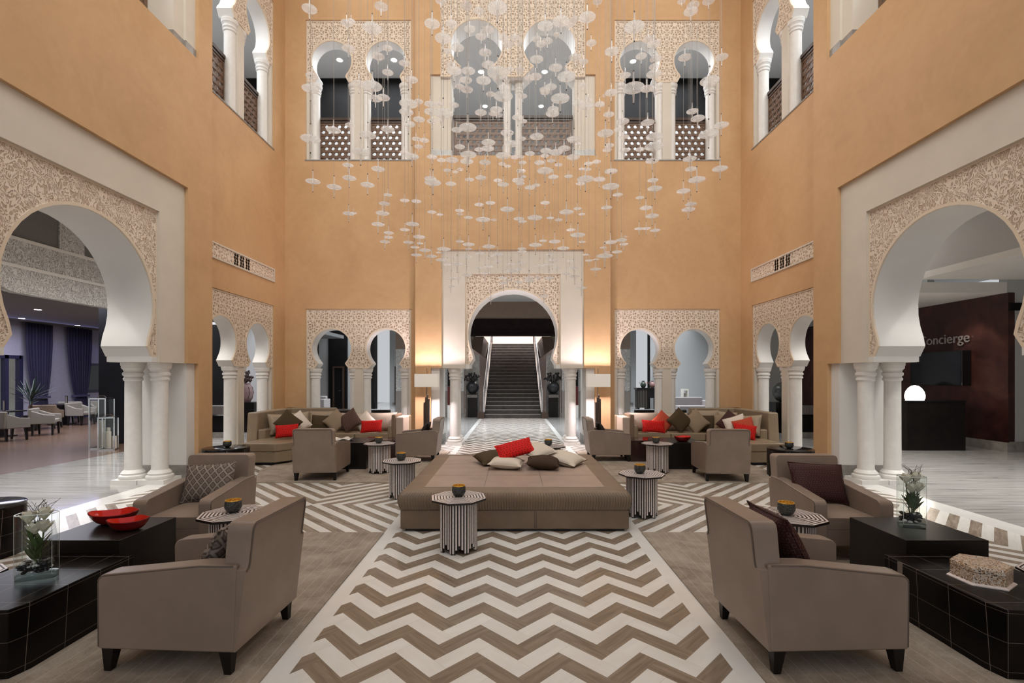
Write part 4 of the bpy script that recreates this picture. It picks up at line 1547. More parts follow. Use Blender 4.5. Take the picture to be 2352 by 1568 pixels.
# ---------------- red bowls, white dish
def leaf_bowl(label, loc, L, Wd, h, rz):
    """shallow pointed bowl with a rim that rises to two tips"""
    t = thing('red_bowl', label, 'bowl', loc, rz, 'red glazed bowls')

    def mk(scale, dz, flip, depth):
        b = BM()
        nu, nv = 40, 8
        gr = []
        for j in range(nv + 1):
            f = j / nv
            ring = []
            for i in range(nu):
                a = 2 * math.pi * i / nu
                px_ = abs(math.cos(a)) ** 1.25 * math.copysign(1, math.cos(a)) * L / 2 * scale
                py_ = math.sin(a) * Wd / 2 * scale
                rim = 0.18 * h * abs(math.cos(a)) ** 6 + 0.20 * h * max(0, math.cos(a - 1.1)) ** 10
                z = (1 - (1 - f) ** 0.01 if False else f ** 2.2) * (h + rim)
                k = 0.30 + 0.70 * f ** 0.8
                ring.append(b.verts.new((px_ * k, py_ * k, z * depth + dz)))
            gr.append(ring)
        for p, q in zip(gr, gr[1:]):
            for i in range(nu):
                b.faces.new((p[i], p[(i + 1) % nu], q[(i + 1) % nu], q[i]))
        b.faces.new(gr[0][::-1])
        return b, gr
    b, gr = mk(1.0, 0.0, False, 1.0)
    obj('outside', b, DARKREDGLAZE, t, smooth=True)
    b, gr = mk(0.965, 0.008, True, 0.955)
    obj('inside', b, REDGLAZE, t, smooth=True)
    b, gr = mk(0.985, 0.0, False, 1.0)
    pts = [v.co.copy() for v in gr[-1]]
    b.free()
    b = BM()
    tube(b, pts + [pts[0]], 0.0032, 5)
    obj('rim', b, DARKREDGLAZE, t)


leaf_bowl('large red glazed bowl with a pointed rim on the left block table', (-3.30, 4.00, 0.50), 0.37, 0.24, 0.085, R(8))
leaf_bowl('small red glazed bowl in front of the larger one on the left block table', (-3.045, 3.83, 0.50), 0.29, 0.18, 0.075, R(16))
leaf_bowl('red bowl on the black block table by the right sofa', (3.22, 9.18, 0.50), 0.32, 0.24, 0.085, R(0))
b = BM()
lathe(b, [(0.06, 0), (0.15, 0.02), (0.19, 0.035), (0.185, 0.04), (0.14, 0.028), (0.01, 0.02)], 40, fn=lambda r, z, a, i: (r * (1 + 0.06 * math.sin(5 * a)), (0.015 * math.sin(5 * a + 1) if r > 0.16 else 0)))
t = tag(obj('white_dish', b, WHITEDISH, smooth=True), 'wavy white ceramic dish on the block table by the left sofa', 'dish')
t.location = (-3.28, 9.3, 0.50)


# ---------------- glass vases with lilies
def petal(b, base, d, up, L, Wd, mi=0):
    d = Vector(d).normalized()
    side = d.cross(Vector((0, 0, 1)))
    if side.length < 0.01:
        side = Vector((1, 0, 0))
    side.normalize()
    rows = []
    for k in range(6):
        f = k / 5
        wv = Wd * math.sin(math.pi * min(0.97, f * 0.9 + 0.08)) ** 0.8
        p = Vector(base) + d * (L * f) + Vector((0, 0, up * L * (f - 0.9 * f * f)))
        rows.append([b.verts.new(p - side * wv / 2), b.verts.new(p + Vector((0, 0, -0.12 * wv))), b.verts.new(p + side * wv / 2)])
    for p, q in zip(rows, rows[1:]):
        for i in range(2):
            b.faces.new((p[i], p[i + 1], q[i + 1], q[i])).material_index = mi


PETAL = plain('lily_petal', (0.92, 0.89, 0.78), 0.6, var=0.12, vs=20)
LEAFG = plain('lily_leaf', (0.045, 0.10, 0.022), 0.45, var=0.3, vs=20)
STEMG = plain('lily_stem', (0.07, 0.13, 0.03), 0.5)
TWIG = plain('dark_twigs', (0.06, 0.05, 0.04), 0.7)
PEBB = plain('black_pebble', (0.008, 0.008, 0.008), 0.2)
PEBW = plain('white_pebble', (0.7, 0.7, 0.68), 0.3)


def vase(label, loc, rz, seed, w=0.19, d=0.11, h=0.40):
    rnd = random.Random(seed)
    t = thing('flower_vase', label, 'vase', loc, rz, 'glass vases with lilies')
    o1 = rrect(-w / 2, w / 2, -d / 2, d / 2, 0.035, 4)
    o2 = rrect(-w / 2 + 0.006, w / 2 - 0.006, -d / 2 + 0.006, d / 2 - 0.006, 0.03, 4)
    b = BM()
    n_ = len(o1)
    rings = [[b.verts.new((x, y, z)) for x, y in o] for o, z in ((o1, 0), (o1, h), (o2, h), (o2, 0.035))]
    for p, q in zip(rings, rings[1:]):
        for i in range(n_):
            b.faces.new((p[i], p[(i + 1) % n_], q[(i + 1) % n_], q[i]))
    b.faces.new(rings[0][::-1])
    b.faces.new(rings[-1])
    obj('glass', b, CLEAR, t, smooth=True)
    b = BM()
    tube(b, [(x, y, h) for x, y in o1] + [(o1[0][0], o1[0][1], h)], 0.0032, 6)
    obj('rim', b, GLASSEDGE, t, smooth=True)
    b = BM()
    prism(b, [(x * 0.985, y * 0.97) for x, y in o1], 0.002, 0.034, 'z')
    obj('thick_base', b, GLASSBASE, t, smooth=True)
    for sx_ in (-1, 1):
        for sy_ in (-1, 1):
            b = BM()
            tube(b, [(sx_ * (w / 2 - 0.008), sy_ * (d / 2 - 0.008), 0.03), (sx_ * (w / 2 - 0.008), sy_ * (d / 2 - 0.008), h)], 0.0016, 5)
            obj('corner_edge', b, GLASSEDGE, t, smooth=True)
    b = BM()
    cells = []
    for k in range(110):
        x, y, z = rnd.uniform(-w / 2 + 0.022, w / 2 - 0.022), rnd.uniform(-d / 2 + 0.02, d / 2 - 0.02), 0.046 + 0.065 * rnd.random()
        r = rnd.uniform(0.011, 0.017)
        mi = 1 if rnd.random() < 0.2 else 0
        m4 = Matrix.Translation((x, y, z)) @ Matrix.Rotation(rnd.random() * 6, 4, 'Z') @ Matrix.Diagonal((1.2, 1, 0.75, 1))
        r_ = bmesh.ops.create_icosphere(b, subdivisions=1, radius=r, matrix=m4)
        for v in r_['verts']:
            for f in v.link_faces:
                f.material_index = mi
    tag(obj('pebbles', b, [PEBB, PEBW], t, smooth=True), kind='stuff')
    stems = BM()
    leaves = BM()
    heads = [(-0.04, 0.0, h - 0.03), (0.035, 0.01, h - 0.015), (-0.005, -0.012, h - 0.10), (0.04, -0.008, h - 0.095)]
    for hx, hy, hz in heads:
        tube(stems, [(hx * 0.2, hy * 0.2, 0.06), (hx * 0.6, hy, 0.2), (hx, hy, hz - 0.02)], 0.004, 6)
        for k in range(7):
            z = rnd.uniform(0.10, hz - 0.12)
            a = rnd.random() * 6.28
            petal(leaves, (hx * 0.5, hy * 0.5, z), (math.cos(a), 0.45 * math.sin(a), 1.1), 0.3, 0.10, 0.034)
    obj('stem', stems, STEMG, t, smooth=True)
    obj('foliage', leaves, LEAFG, t, smooth=True, recalc=False)
    for hx, hy, hz in heads:
        b = BM()
        for ring, (cnt, tilt, L) in enumerate(((6, 0.9, 0.078), (6, 1.7, 0.082), (4, 3.2, 0.08))):
            for k in range(cnt):
                a = 2 * math.pi * k / cnt + ring * 0.5 + hx * 20
                petal(b, (hx, hy, hz - 0.03), (0.85 * math.cos(a), 0.55 * math.sin(a), tilt), 0.25, L, 0.048)
        obj('blossom', b, PETAL, t, smooth=True, recalc=False)
    b = BM()
    for k in range(16):
        a = rnd.uniform(-0.9, 0.9)
        x0 = rnd.uniform(-0.03, 0.05)
        tube(b, [(x0 * 0.4, 0, h - 0.08), (x0, 0.01, h), (x0 + 0.05 * math.sin(a), 0.02 * rnd.uniform(-1, 1), h + 0.05), (x0 + 0.11 * math.sin(a), 0.03 * rnd.uniform(-1, 1), h + rnd.uniform(0.05, 0.10))], 0.0013, 4)
    obj('twigs', b, TWIG, t)


vase('flat clear glass vase of white lilies on the left tiled table', (-3.10, 3.15, 0.40), R(22), 3, 0.205, 0.11, 0.42)
vase('flat clear glass vase of white lilies on the right block table', (3.215, 3.90, 0.50), R(-12), 5, 0.175, 0.11, 0.41)

# ---------------- mother of pearl box
MOS = m_mosaic()
t = thing('pearl_box', 'hexagonal mother of pearl mosaic box with lid on the right tiled table', 'box', (3.02, 3.12, 0.40), R(0))
hexp = lambda r, z: [(r * math.cos(R(30 + 60 * i + 2)), r * math.sin(R(30 + 60 * i + 2)), z) for i in range(6)]


def hexsolid(rings, mat, name):
    b = BM()
    v = [[b.verts.new(p) for p in hexp(r, z)] for r, z in rings]
    for p, q in zip(v, v[1:]):
        for i in range(6):
            b.faces.new((p[i], p[(i + 1) % 6], q[(i + 1) % 6], q[i]))
    b.faces.new(v[0][::-1])
    b.faces.new(v[-1])
    return obj(name, b, mat, t)


hexsolid([(0.172, 0.0), (0.172, 0.006), (0.156, 0.014)], BONE, 'foot')
hexsolid([(0.153, 0.0141), (0.153, 0.078)], MOS, 'body')
hexsolid([(0.150, 0.0781), (0.150, 0.081)], EBONY, 'joint')
hexsolid([(0.154, 0.0811), (0.154, 0.104), (0.146, 0.116)], MOS, 'lid')


# ---------------- floor lamps
def floor_lamp(label, x, y):
    t = thing('floor_lamp', label, 'floor lamp', (x, y, 0), 0, 'floor lamps beside the staircase arch')
    b = BM()
    bx(b, -0.15, 0.15, -0.10, 0.10, 0, 0.03)
    obj('foot', b, DARKWOOD, t, bev=0.004)
    for i, (dx, h) in enumerate(((-0.055, 1.12), (-0.02, 1.24), (0.015, 1.30), (0.05, 1.20))):
        b = BM()
        bx(b, dx - 0.015, dx + 0.015, -0.05 + 0.01 * i, 0.05, 0.03, h)
        obj('slat', b, plain('bronze_slat', (0.085, 0.06, 0.045), 0.35, 0.5) if i == 0 and 'bronze_slat' not in bpy.data.materials else bpy.data.materials['bronze_slat'], t, bev=0.003)
    b = BM()
    tube(b, [(0, 0.03, 1.2), (0, 0.03, 1.94)], 0.008, 8)
    tube(b, [(-0.012, 0.0, 1.3), (-0.012, 0.0, 1.48)], 0.012, 8)
    obj('stem', b, CHROME, t, smooth=True)
    b = wall_holes(-0.27, 0.27, 1.49, 1.80, 0.004, [], -0.13)
    bb = BM()
    for (x0, x1, y0, y1) in ((-0.27, 0.27, -0.13, -0.127), (-0.27, 0.27, 0.127, 0.13), (-0.27, -0.267, -0.127, 0.127), (0.267, 0.27, -0.127, 0.127)):
        bx(bb, x0, x1, y0, y1, 1.49, 1.80)
    b.free()
    obj('lamp_shade', bb, SHADE, t)
    b = BM()
    bx(b, -0.268, 0.268, -0.004, 0.004, 1.70, 1.705)
    obj('shade_carrier', b, STEEL, t)
    b = BM()
    bmesh.ops.create_uvsphere(b, u_segments=12, v_segments=8, radius=0.035, matrix=Matrix.Translation((0, 0.0, 1.64)))
    obj('bulb', b, m_emit('bulb_glow', (1, 0.82, 0.62), 6.0), t, smooth=True)
    point('lamp_light', (x, y - 0.02, 1.66), 230, (1.0, 0.86, 0.90), 0.05)


floor_lamp('floor lamp with a pale box shade at the left of the staircase arch', -2.07, 11.62)
floor_lamp('floor lamp with a pale box shade at the right of the staircase arch', 2.05, 11.62)


# ================================================================== STAIRCASE AND BACK ROOM
t = thing('staircase', 'wide dark staircase rising behind the tall centre arch', 'staircase', (0, 20.5, 0))
NS, RISE, RUN = 22, 0.167, 0.345
STAIR = plain('dark_stair_stone', (0.060, 0.050, 0.046), 0.4, var=0.3, vs=5)
NOSE = plain('pale_stair_nosing', (0.30, 0.28, 0.26), 0.4)
for k in range(NS):
    b = BM()
    bx(b, -1.19, 1.19, RUN * k, RUN * (k + 1) + 0.02, max(0, RISE * (k - 1)), RISE * (k + 1) - 0.012, 0)
    bx(b, -1.19, 1.19, RUN * k - 0.012, RUN * (k + 1), RISE * (k + 1) - 0.012, RISE * (k + 1), 0)
    bx(b, -1.19, 1.19, RUN * k - 0.014, RUN * k + 0.012, RISE * (k + 1) - 0.016, RISE * (k + 1) + 0.001, 1)
    obj('step', b, [STAIR, NOSE], t)
b = BM()
bx(b, -4.5, 4.5, RUN * NS, 9.0, RISE * NS - 0.2, RISE * NS)
obj('landing', b, STAIR, t)
SL = RISE / RUN
for s in (-1, 1):
    xa, xb = sorted((s * 1.20, s * 1.48))
    b = BM()
    bx(b, xa, xb, -0.25, 0.12, 0.0, 0.27)
    obj('newel_block', b, DARKWOOD, t, bev=0.006)
    b = BM()
    y1 = RUN * NS
    prism(b, [(0.0, 0.0), (0.0, 0.17), (y1, 0.17 + SL * y1), (y1, SL * y1 - 0.25), (0.5, 0.0)], *sorted((s * 1.20, s * 1.30)), 'x')
    obj('stringer', b, DARKWOOD, t)
    b = BM()
    prism(b, [(0.02, 0.20), (0.02, 1.12), (y1, 1.12 + SL * y1), (y1, 0.20 + SL * y1)], *sorted((s * 1.235, s * 1.262)), 'x')
    obj('glass_balustrade', b, plain('pale_balustrade_glass', (0.50, 0.51, 0.53), 0.12, spec=0.6) if 'pale_balustrade_glass' not in bpy.data.materials else bpy.data.materials['pale_balustrade_glass'], t)
    b = BM()
    for yy in (0.1, 2.0, 3.9, 5.8, 7.5):
        bx(b, *sorted((s * 1.215, s * 1.235)), yy - 0.02, yy + 0.02, 0.17 + SL * yy, 1.14 + SL * yy)
    obj('balustrade_post', b, STEEL, t)
    b = BM()
    bx(b, *sorted((s * 1.18, s * 1.36)), y1 - 0.1, y1 + 0.2, RISE * NS, RISE * NS + 1.15)
    obj('newel_post', b, DARKWOOD, t, bev=0.01)
    b = BM()
    prism(b, [(s * 1.35, 2.72), (s * 1.86, 3.04), (s * 1.66, 3.5), (s * 1.26, 3.5)], 0.46, 8.6, 'y')
    obj('upper_flight', b, DARKWOOD, t)
    b = BM()
    bx(b, *sorted((s * 1.66, s * 2.2)), 0.9, 1.0, 3.0, 3.6)
    obj('white_soffit', b, WHITE, t)
b = BM()
bx(b, -1.9, 1.9, -0.05 + 0.42, 0.75, 3.62, 4.26)
bx(b, -1.9, 1.9, 0.32, 0.75, 3.53, 3.62)
bx(b, -1.9, 1.9, 0.34, 0.40, 3.74, 3.78)
tag(obj('stair_beam', b, plain('very_dark_beam', (0.012, 0.0065, 0.006), 0.7, spec=0.15, var=0.3, vs=3)), 'dark wooden beam across the top of the staircase', 'beam').location = (0, 20.5, 0)

# pedestals with round black vases
DARKFLOWER = plain('black_dried_flowers', (0.012, 0.011, 0.012), 0.6)
FLUTED = plain('black_fluted_ceramic', (0.022, 0.022, 0.026), 0.35)


def pedestal_set(s, sd):
    x, y = s * 1.76, 21.1
    t = thing('pedestal', 'tall black pedestal with silver bands at the %s foot of the staircase' % sd, 'pedestal', (x, y, 0), 0, 'staircase pedestals')
    b = BM()
    bx(b, -0.20, 0.20, -0.18, 0.18, 0, 0.86)
    obj('body', b, BLACKWOOD, t, bev=0.004)
    b = BM()
    for k in range(3):
        bx(b, -0.215, 0.215, -0.195, 0.195, 0.862 + 0.045 * k, 0.885 + 0.045 * k)
    obj('silver_bands', b, STEEL, t)
    b = BM()
    bx(b, -0.205, 0.205, -0.185, 0.185, 0.86, 1.03)
    obj('top_block', b, BLACKWOOD, t)
    t = thing('round_vase', 'round fluted black vase of dark flowers on the %s staircase pedestal' % sd, 'vase', (x, y, 1.03), 0, 'round black vases by the staircase')
    b = BM()
    lathe(b, [(0.10, 0), (0.19, 0.06), (0.265, 0.19), (0.275, 0.27), (0.24, 0.40), (0.16, 0.49), (0.11, 0.52)], 48, fn=lambda r, z, a, i: (r * (1 + 0.02 * math.sin(12 * a)), 0))
    obj('pot', b, FLUTED, t, smooth=True)
    b = BM()
    rnd = random.Random(3 if s < 0 else 8)
    for k in range(46):
        a, e = rnd.random() * 6.28, rnd.uniform(0.25, 1.4)
        L = rnd.uniform(0.25, 0.42)
        d = Vector((math.cos(a) * math.cos(e), math.sin(a) * math.cos(e), math.sin(e)))
        p0 = Vector((0.06 * math.cos(a), 0.06 * math.sin(a), 0.50))
        tube(b, [p0, p0 + d * L], 0.008, 4)
        bmesh.ops.create_icosphere(b, subdivisions=1, radius=rnd.uniform(0.025, 0.05), matrix=Matrix.Translation(p0 + d * L) @ Matrix.Diagonal((1, 1, 1.3, 1)))
    obj('dark_flowers', b, DARKFLOWER, t)


pedestal_set(-1, 'left')
pedestal_set(1, 'right')
for s, sd in ((-1, 'left'), (1, 'right')):
    t = thing('screen_panel', 'dark cabinet with red and white lattice beside the %s centre arch column' % sd, 'cabinet', (s * 2.62, 20.6, 0))
    b = BM()
    bx(b, -0.16, 0.16, 0, 0.22, 1.35, 2.15)
    obj('upper_door', b, BLACKWALL, t)
    b = BM()
    bx(b, -0.16, 0.16, 0, 0.22, 0.55, 1.34)
    obj('lattice_door', b, m_cushion_net('lattice_red_white_%s' % sd, (0.10, 0.02, 0.02), (0.6, 0.5, 0.47), 9), t)
    b = BM()
    bx(b, -0.17, 0.17, -0.01, 0.22, 0, 0.545)
    obj('base', b, WHITE, t)

# far corridors: doors, tall panels, furniture glimpsed through the back arches


def doorset(label, x0, x1, y, h, name='door_panel', frame=0.09):
    t = thing(name, label, 'door', ((x0 + x1) / 2, y, 0))
    w = (x1 - x0) / 2
    b = wall_holes(-w, w, 0, h, 0.12, [(-w + frame, w - frame, -1, h - frame)], -0.08)
    obj('frame', b, DARKWOOD, t)
    b = BM()
    bx(b, -w + frame, w - frame, -0.02, 0.03, 0.01, h - frame)
    lf = obj('leaf', b, BLACKWALL, t)
    b = BM()
    tube(b, [(w - frame - 0.08, -0.06, 1.0), (w - frame - 0.2, -0.06, 1.0)], 0.012, 6)
    obj('handle', b, STEEL, lf)


sbox('trim_70', BLACKWALL, -10.25, -9.22, 26.85, 27.0, 0, 5.0)
doorset('tall black door in the black panel behind the back left arches', -9.98, -9.35, 26.84, 2.35)
sbox('trim_71', BLACKWALL, -8.1, -7.62, 26.6, 27.2, 0, 5.0)
doorset('dark door in the grey wall far behind the back left arches', -7.55, -6.75, 30.95, 2.45)
sbox('trim_72', BLACKWALL, 7.62, 8.7, 27.16, 27.4, 0, 5.0)
doorset('dark doorway in the grey wall seen through the left arch of the back right pair', 6.7, 7.5, 30.95, 2.45)
sbox('trim_73', DARKWOOD, 11.0, 11.9, 26.85, 27.0, 0, 5.0)
b = BM()
bx(b, -0.16, 0.16, -0.03, 0.03, 0, 3.95)
o = tag(obj('patterned_panel', b, m_cushion_net('dark_lattice_panel', (0.012, 0.01, 0.01), (0.09, 0.06, 0.055), 11)), 'narrow dark patterned panel at the far left behind the back left arches', 'panel')
o.location = (-10.93, 26.8, 0)


def bench(label, x0, x1, y):
    t = thing('bench', label, 'bench', ((x0 + x1) / 2, y, 0), 0, 'black benches behind the sofas')
    w = (x1 - x0) / 2
    b = BM()
    bx(b, -w, w, -0.25, 0.25, 0.1, 0.44)
    obj('seat', b, BLACKLACQ, t, bev=0.03, seg=3)
    b = BM()
    bx(b, -w, w, 0.18, 0.30, 0.3, 0.74)
    obj('backrest', b, BLACKLACQ, t, bev=0.04, seg=3)
    for sx_ in (-1, 1):
        b = BM()
        bx(b, sx_ * (w - 0.1) - 0.03, sx_ * (w - 0.1) + 0.03, -0.2, 0.2, 0, 0.11)
        obj('leg', b, BLACKWOOD, t)


bench('black bench behind the left sofa beyond the back wall', -5.35, -3.75, 14.6)
bench('black bench behind the right sofa beyond the back wall', 3.72, 5.32, 14.6)


def lounge(label, loc, w, m):
    t = thing('lounge_sofa', label, 'sofa', loc, 0, 'grey sofas in the far corridor')
    b = BM()
    bx(b, -w / 2, w / 2, -0.4, 0.4, 0.08, 0.42)
    obj('seat', b, m, t, bev=0.04, seg=3)
    b = BM()
    bx(b, -w / 2, w / 2, 0.2, 0.42, 0.3, 0.80)
    obj('backrest', b, m, t, bev=0.05, seg=3)
    b = BM()
    bx(b, w / 2 - 0.05, w / 2 + 0.14, -0.42, 0.42, 0.08, 0.66)
    obj('arm', b, m, t, bev=0.03, seg=3)
    b = BM()
    bx(b, -w / 2 + 0.05, w / 2 - 0.05, -0.35, 0.35, 0, 0.09)
    obj('plinth', b, BLACKWOOD, t)


LG = plain('pale_mauve_grey_fabric', (0.42, 0.385, 0.385), 0.8)
lounge('pale grey sofa seen through the left arch of the back left pair', (-10.2, 24.0, 0), 1.7, LG)
lounge('pale grey sofa seen through the right arch of the back right pair', (8.3, 22.6, 0), 1.3, LG)
t = thing('armchair', 'grey box armchair beside the pale sofa beyond the back right arches', 'armchair', (9.0, 20.9, 0))
b = BM()
bx(b, -0.42, 0.42, -0.4, 0.4, 0.05, 0.72)
obj('shell', b, WAINSCOT, t, bev=0.03)
b = BM()
bx(b, -0.38, 0.38, -0.36, 0.36, 0.0, 0.05)
obj('plinth', b, BLACKWOOD, t)
# carved console, jars, mirror
t = thing('carved_console', 'black carved console table against the far wall behind the back right arches', 'console', (7.3, 26.4, 0))
b = BM()
bx(b, -0.62, 0.62, -0.3, 0.3, 1.08, 1.17)
obj('top', b, BLACKWOOD, t)
b = BM()
bx(b, -0.56, -0.05, -0.27, 0.28, 0.1, 1.08)
obj('carved_body', b, m_cushion_net('black_carving', (0.010, 0.009, 0.009), (0.07, 0.06, 0.05), 8), t)
b = BM()
bx(b, -0.05, 0.56, -0.27, 0.28, 0.62, 1.08)
obj('drawer', b, BLACKWOOD, t)
for x in (-0.5, 0.0, 0.5):
    b = BM()
    bx(b, x - 0.05, x + 0.05, -0.26, 0.26, 0, 0.64)
    obj('leg', b, BLACKWOOD, t)
for nm, lab, x, m in (('jar', 'dark green and red glazed jar on the carved console', 7.12, plain('dark_green_glaze', (0.03, 0.045, 0.03), 0.25)), ('jar', 'pink two-handled jar on the carved console', 7.62, plain('dusty_pink_glaze', (0.28, 0.15, 0.14), 0.35))):
    t = thing(nm, lab, 'jar', (x, 26.4, 1.17))
    b = BM()
    lathe(b, [(0.08, 0), (0.15, 0.10), (0.16, 0.19), (0.10, 0.29), (0.06, 0.33), (0.085, 0.38)], 24)
    obj('pot', b, m, t, smooth=True)
    for s in (-1, 1):
        b = BM()
        tube(b, [(s * 0.15, 0, 0.22), (s * 0.21, 0, 0.25), (s * 0.19, 0, 0.31), (s * 0.09, 0, 0.32)], 0.014, 6)
        obj('handle', b, m if s < 0 else REDGLAZE if 'green' in lab else m, t)
t = thing('wall_mirror', 'oval brass wall mirror hanging above the carved console', 'mirror', (8.0, 26.94, 2.0))
t.scale = (0.36, 1, 1)
b = BM()
lathe(b, [(0.44, -0.02), (0.47, 0.0), (0.44, 0.03), (0.40, 0.02), (0.38, 0.01)], 40, cap=False)
fr = obj('frame', b, plain('old_brass', (0.24, 0.17, 0.10), 0.4, 0.6), t, smooth=True, M=Matrix.Rotation(R(90), 4, 'X'))
b = BM()
lathe(b, [(0.39, 0.0), (0.01, 0.012)], 40)
obj('glass', b, plain('mirror_brown_glass', (0.30, 0.25, 0.22), 0.1, 0.8), t, smooth=True, M=Matrix.Rotation(R(90), 4, 'X'))
t = thing('lantern', 'white box lantern standing behind the pale sofa beyond the back right arches', 'lantern', (9.15, 25.6, 0.5))
b = wall_holes(-0.16, 0.16, 0, 0.62, 0.3, [(-0.10, 0.10, 0.08, 0.54)])
obj('frame', b, WHITEDISH, t)
b = BM()
bx(b, -0.04, 0.04, 0.1, 0.18, 0.0, 0.4)
obj('candle', b, WAINSCOT, t)
b = BM()
bx(b, -0.25, 0.25, -0.02, 0.34, -0.5, 0)
obj('stand', b, WAINSCOT, t)

# pedestals and consoles glimpsed through the side-wall arches
t = thing('pedestal', 'black pedestal under the mauve vase, seen through the left side-wall arches', 'pedestal', (-8.45, 15.4, 0))
b = BM()
bx(b, -0.30, 0.34, -0.25, 0.25, 0, 0.94)
obj('body', b, BLACKWOOD, t, bev=0.004)
t = thing('tall_vase', 'mauve black-lined vase of dark flowers on the pedestal behind the left side-wall arches', 'vase', (-8.47, 15.4, 0.94))
b = BM()
lathe(b, [(0.10, 0), (0.17, 0.12), (0.19, 0.30), (0.16, 0.48), (0.10, 0.56), (0.11, 0.60)], 28)
pot = obj('pot', b, plain('mauve_ceramic', (0.33, 0.22, 0.23), 0.3, var=0.3, vs=3), t, smooth=True)
b = BM()
for k in range(7):
    a = k * 0.9
    tube(b, [(0.165 * math.cos(a), 0.165 * math.sin(a), 0.1), (0.195 * math.cos(a + 0.25), 0.195 * math.sin(a + 0.25), 0.3), (0.165 * math.cos(a + 0.1), 0.165 * math.sin(a + 0.1), 0.47)], 0.008, 5)
obj('dark_lines', b, EBONY, pot)
b = BM()
rnd = random.Random(5)
for k in range(60):
    a, e, L = rnd.random() * 6.28, rnd.uniform(0.3, 1.5), rnd.uniform(0.1, 0.42)
    p = Vector((0.45 * L * math.cos(a) * math.cos(e) * 1.3, 0.45 * L * math.sin(a) * math.cos(e), 0.58 + L * math.sin(e)))
    bmesh.ops.create_icosphere(b, subdivisions=1, radius=rnd.uniform(0.025, 0.05), matrix=Matrix.Translation(p))
obj('dark_flowers', b, plain('dried_brown_flowers', (0.06, 0.03, 0.03), 0.7), t)
t = thing('pedestal', 'black pedestal under the round vase, seen through the right side-wall arches', 'pedestal', (8.55, 15.3, 0))
b = BM()
bx(b, -0.36, 0.30, -0.25, 0.25, 0, 0.94)
obj('body', b, BLACKWOOD, t, bev=0.004)
t = thing('globe_vase', 'round dark bronze vase on the pedestal behind the right side-wall arches', 'vase', (8.58, 15.3, 0.94))
b = BM()
lathe(b, [(0.10, 0), (0.22, 0.06), (0.31, 0.20), (0.335, 0.33), (0.30, 0.47), (0.20, 0.58), (0.08, 0.625), (0.08, 0.65)], 36)
obj('pot', b, plain('bronze_glaze', (0.055, 0.06, 0.055), 0.25, var=0.4, vs=3), t, smooth=True)
for s, sd in ((-1, 'left'), (1, 'right')):
    t = thing('inlaid_console', 'silver-inlaid black console glimpsed through the near arch of the %s side wall' % sd, 'console', (s * 8.5, 14.0, 0))
    b = BM()
    bx(b, -0.55, 0.55, -0.22, 0.22, 0.66, 0.90)
    obj('inlaid_drawer', b, m_cushion_net('silver_inlay_%s' % sd, (0.07, 0.06, 0.06), (0.40, 0.37, 0.36), 16), t)
    b = BM()
    bx(b, -0.5, 0.5, -0.18, 0.2, 0.16, 0.64)
    obj('body', b, BLACKWALL, t)
    b = BM()
    bx(b, -0.58, 0.58, -0.24, 0.24, 0, 0.155)
    obj('plinth', b, STONEBASE, t)
    b = BM()
    bx(b, -0.57, 0.57, -0.24, 0.24, 0.63, 0.66)
    obj('shelf', b, CHROME, t)
sbox('wall_left_corridor_end', GREYWALL, -11.2, -7.6, 17.3, 17.45, 0, 5.0)
sbox('wall_cafe_divider', GREYWALL, -11.4, -11.25, 17.45, 27.0, 0, 5.0)
sbox('trim_74', BLACKWALL, -10.9, -9.95, 17.2, 17.3, 0, 3.6)
sbox('wall_right_corridor_end', GREYWALL, 7.6, 10.1, 17.3, 17.45, 0, 5.0)
b = BM()
bx(b, -0.05, 0.05, -0.01, 0.01, -0.07, 0.07)
o = tag(obj('wall_switch', b, WHITE), 'small white switch plate on the grey wall beside the mauve vase', 'switch')
o.location = (-8.1, 17.28, 1.5)

# ---------------- concierge desk, television, sign, dome lamp
t = thing('concierge_desk', 'black concierge desk in front of the dark red wall', 'desk', (9.85, 11.7, 0))
b = BM()
poly = [(-0.72, -0.25), (-0.62, -0.37), (0.76, -0.37), (0.76, 0.4), (-0.72, 0.4)]
prism(b, poly, 0, 1.14, 'z')
obj('body', b, BLACKWOOD, t, bev=0.004)
b = BM()
prism(b, [(x * 1.015, y * 1.03) for x, y in poly], 1.14, 1.175, 'z')
obj('desktop', b, BLACKLACQ, t)
t = thing('dome_lamp', 'glowing white dome lamp on the concierge desk', 'table lamp', (9.60, 11.55, 1.175))
b = BM()
lathe(b, [(0.17, 0.0), (0.192, 0.05), (0.195, 0.11), (0.175, 0.20), (0.13, 0.28), (0.07, 0.335), (0.01, 0.35)], 36)
obj('glass_dome', b, m_emit('dome_glow', (1.0, 0.90, 0.78), 7.0), t, smooth=True)
point('dome_light', (9.6, 11.25, 1.5), 14, (1, 0.85, 0.7), 0.1)
t = thing('television', 'large black wall television under the concierge sign', 'television', (11.2, 12.75, 1.95))
b = BM()
bx(b, -0.08, 0.15, -0.78, 0.78, -0.44, 0.44)
obj('housing', b, BLACKLACQ, t, bev=0.01)
b = BM()
bx(b, -0.084, -0.079, -0.75, 0.75, -0.41, 0.41)
obj('screen', b, plain('television_screen', (0.006, 0.008, 0.012), 0.06), t)
cu = bpy.data.curves.new('concierge_sign', 'FONT')
cu.body = 'Concierge'
cu.size = 0.36
cu.extrude = 0.012
cu.align_x = 'CENTER'
cu.materials.append(plain('sign_metal', (0.42, 0.38, 0.36), 0.3, 0.6))
tx = bpy.data.objects.new('sign_text', cu)
COL.objects.link(tx)
sg = bpy.data.objects.new('concierge_sign', bpy.data.meshes.new_from_object(tx))
COL.objects.link(sg)
bpy.data.objects.remove(tx)
sg.location = (11.31, 12.72, 2.60)
sg.rotation_euler = (R(90), 0, R(-90))
tag(sg, 'raised metal lettering reading Concierge on the dark red wall', 'sign')
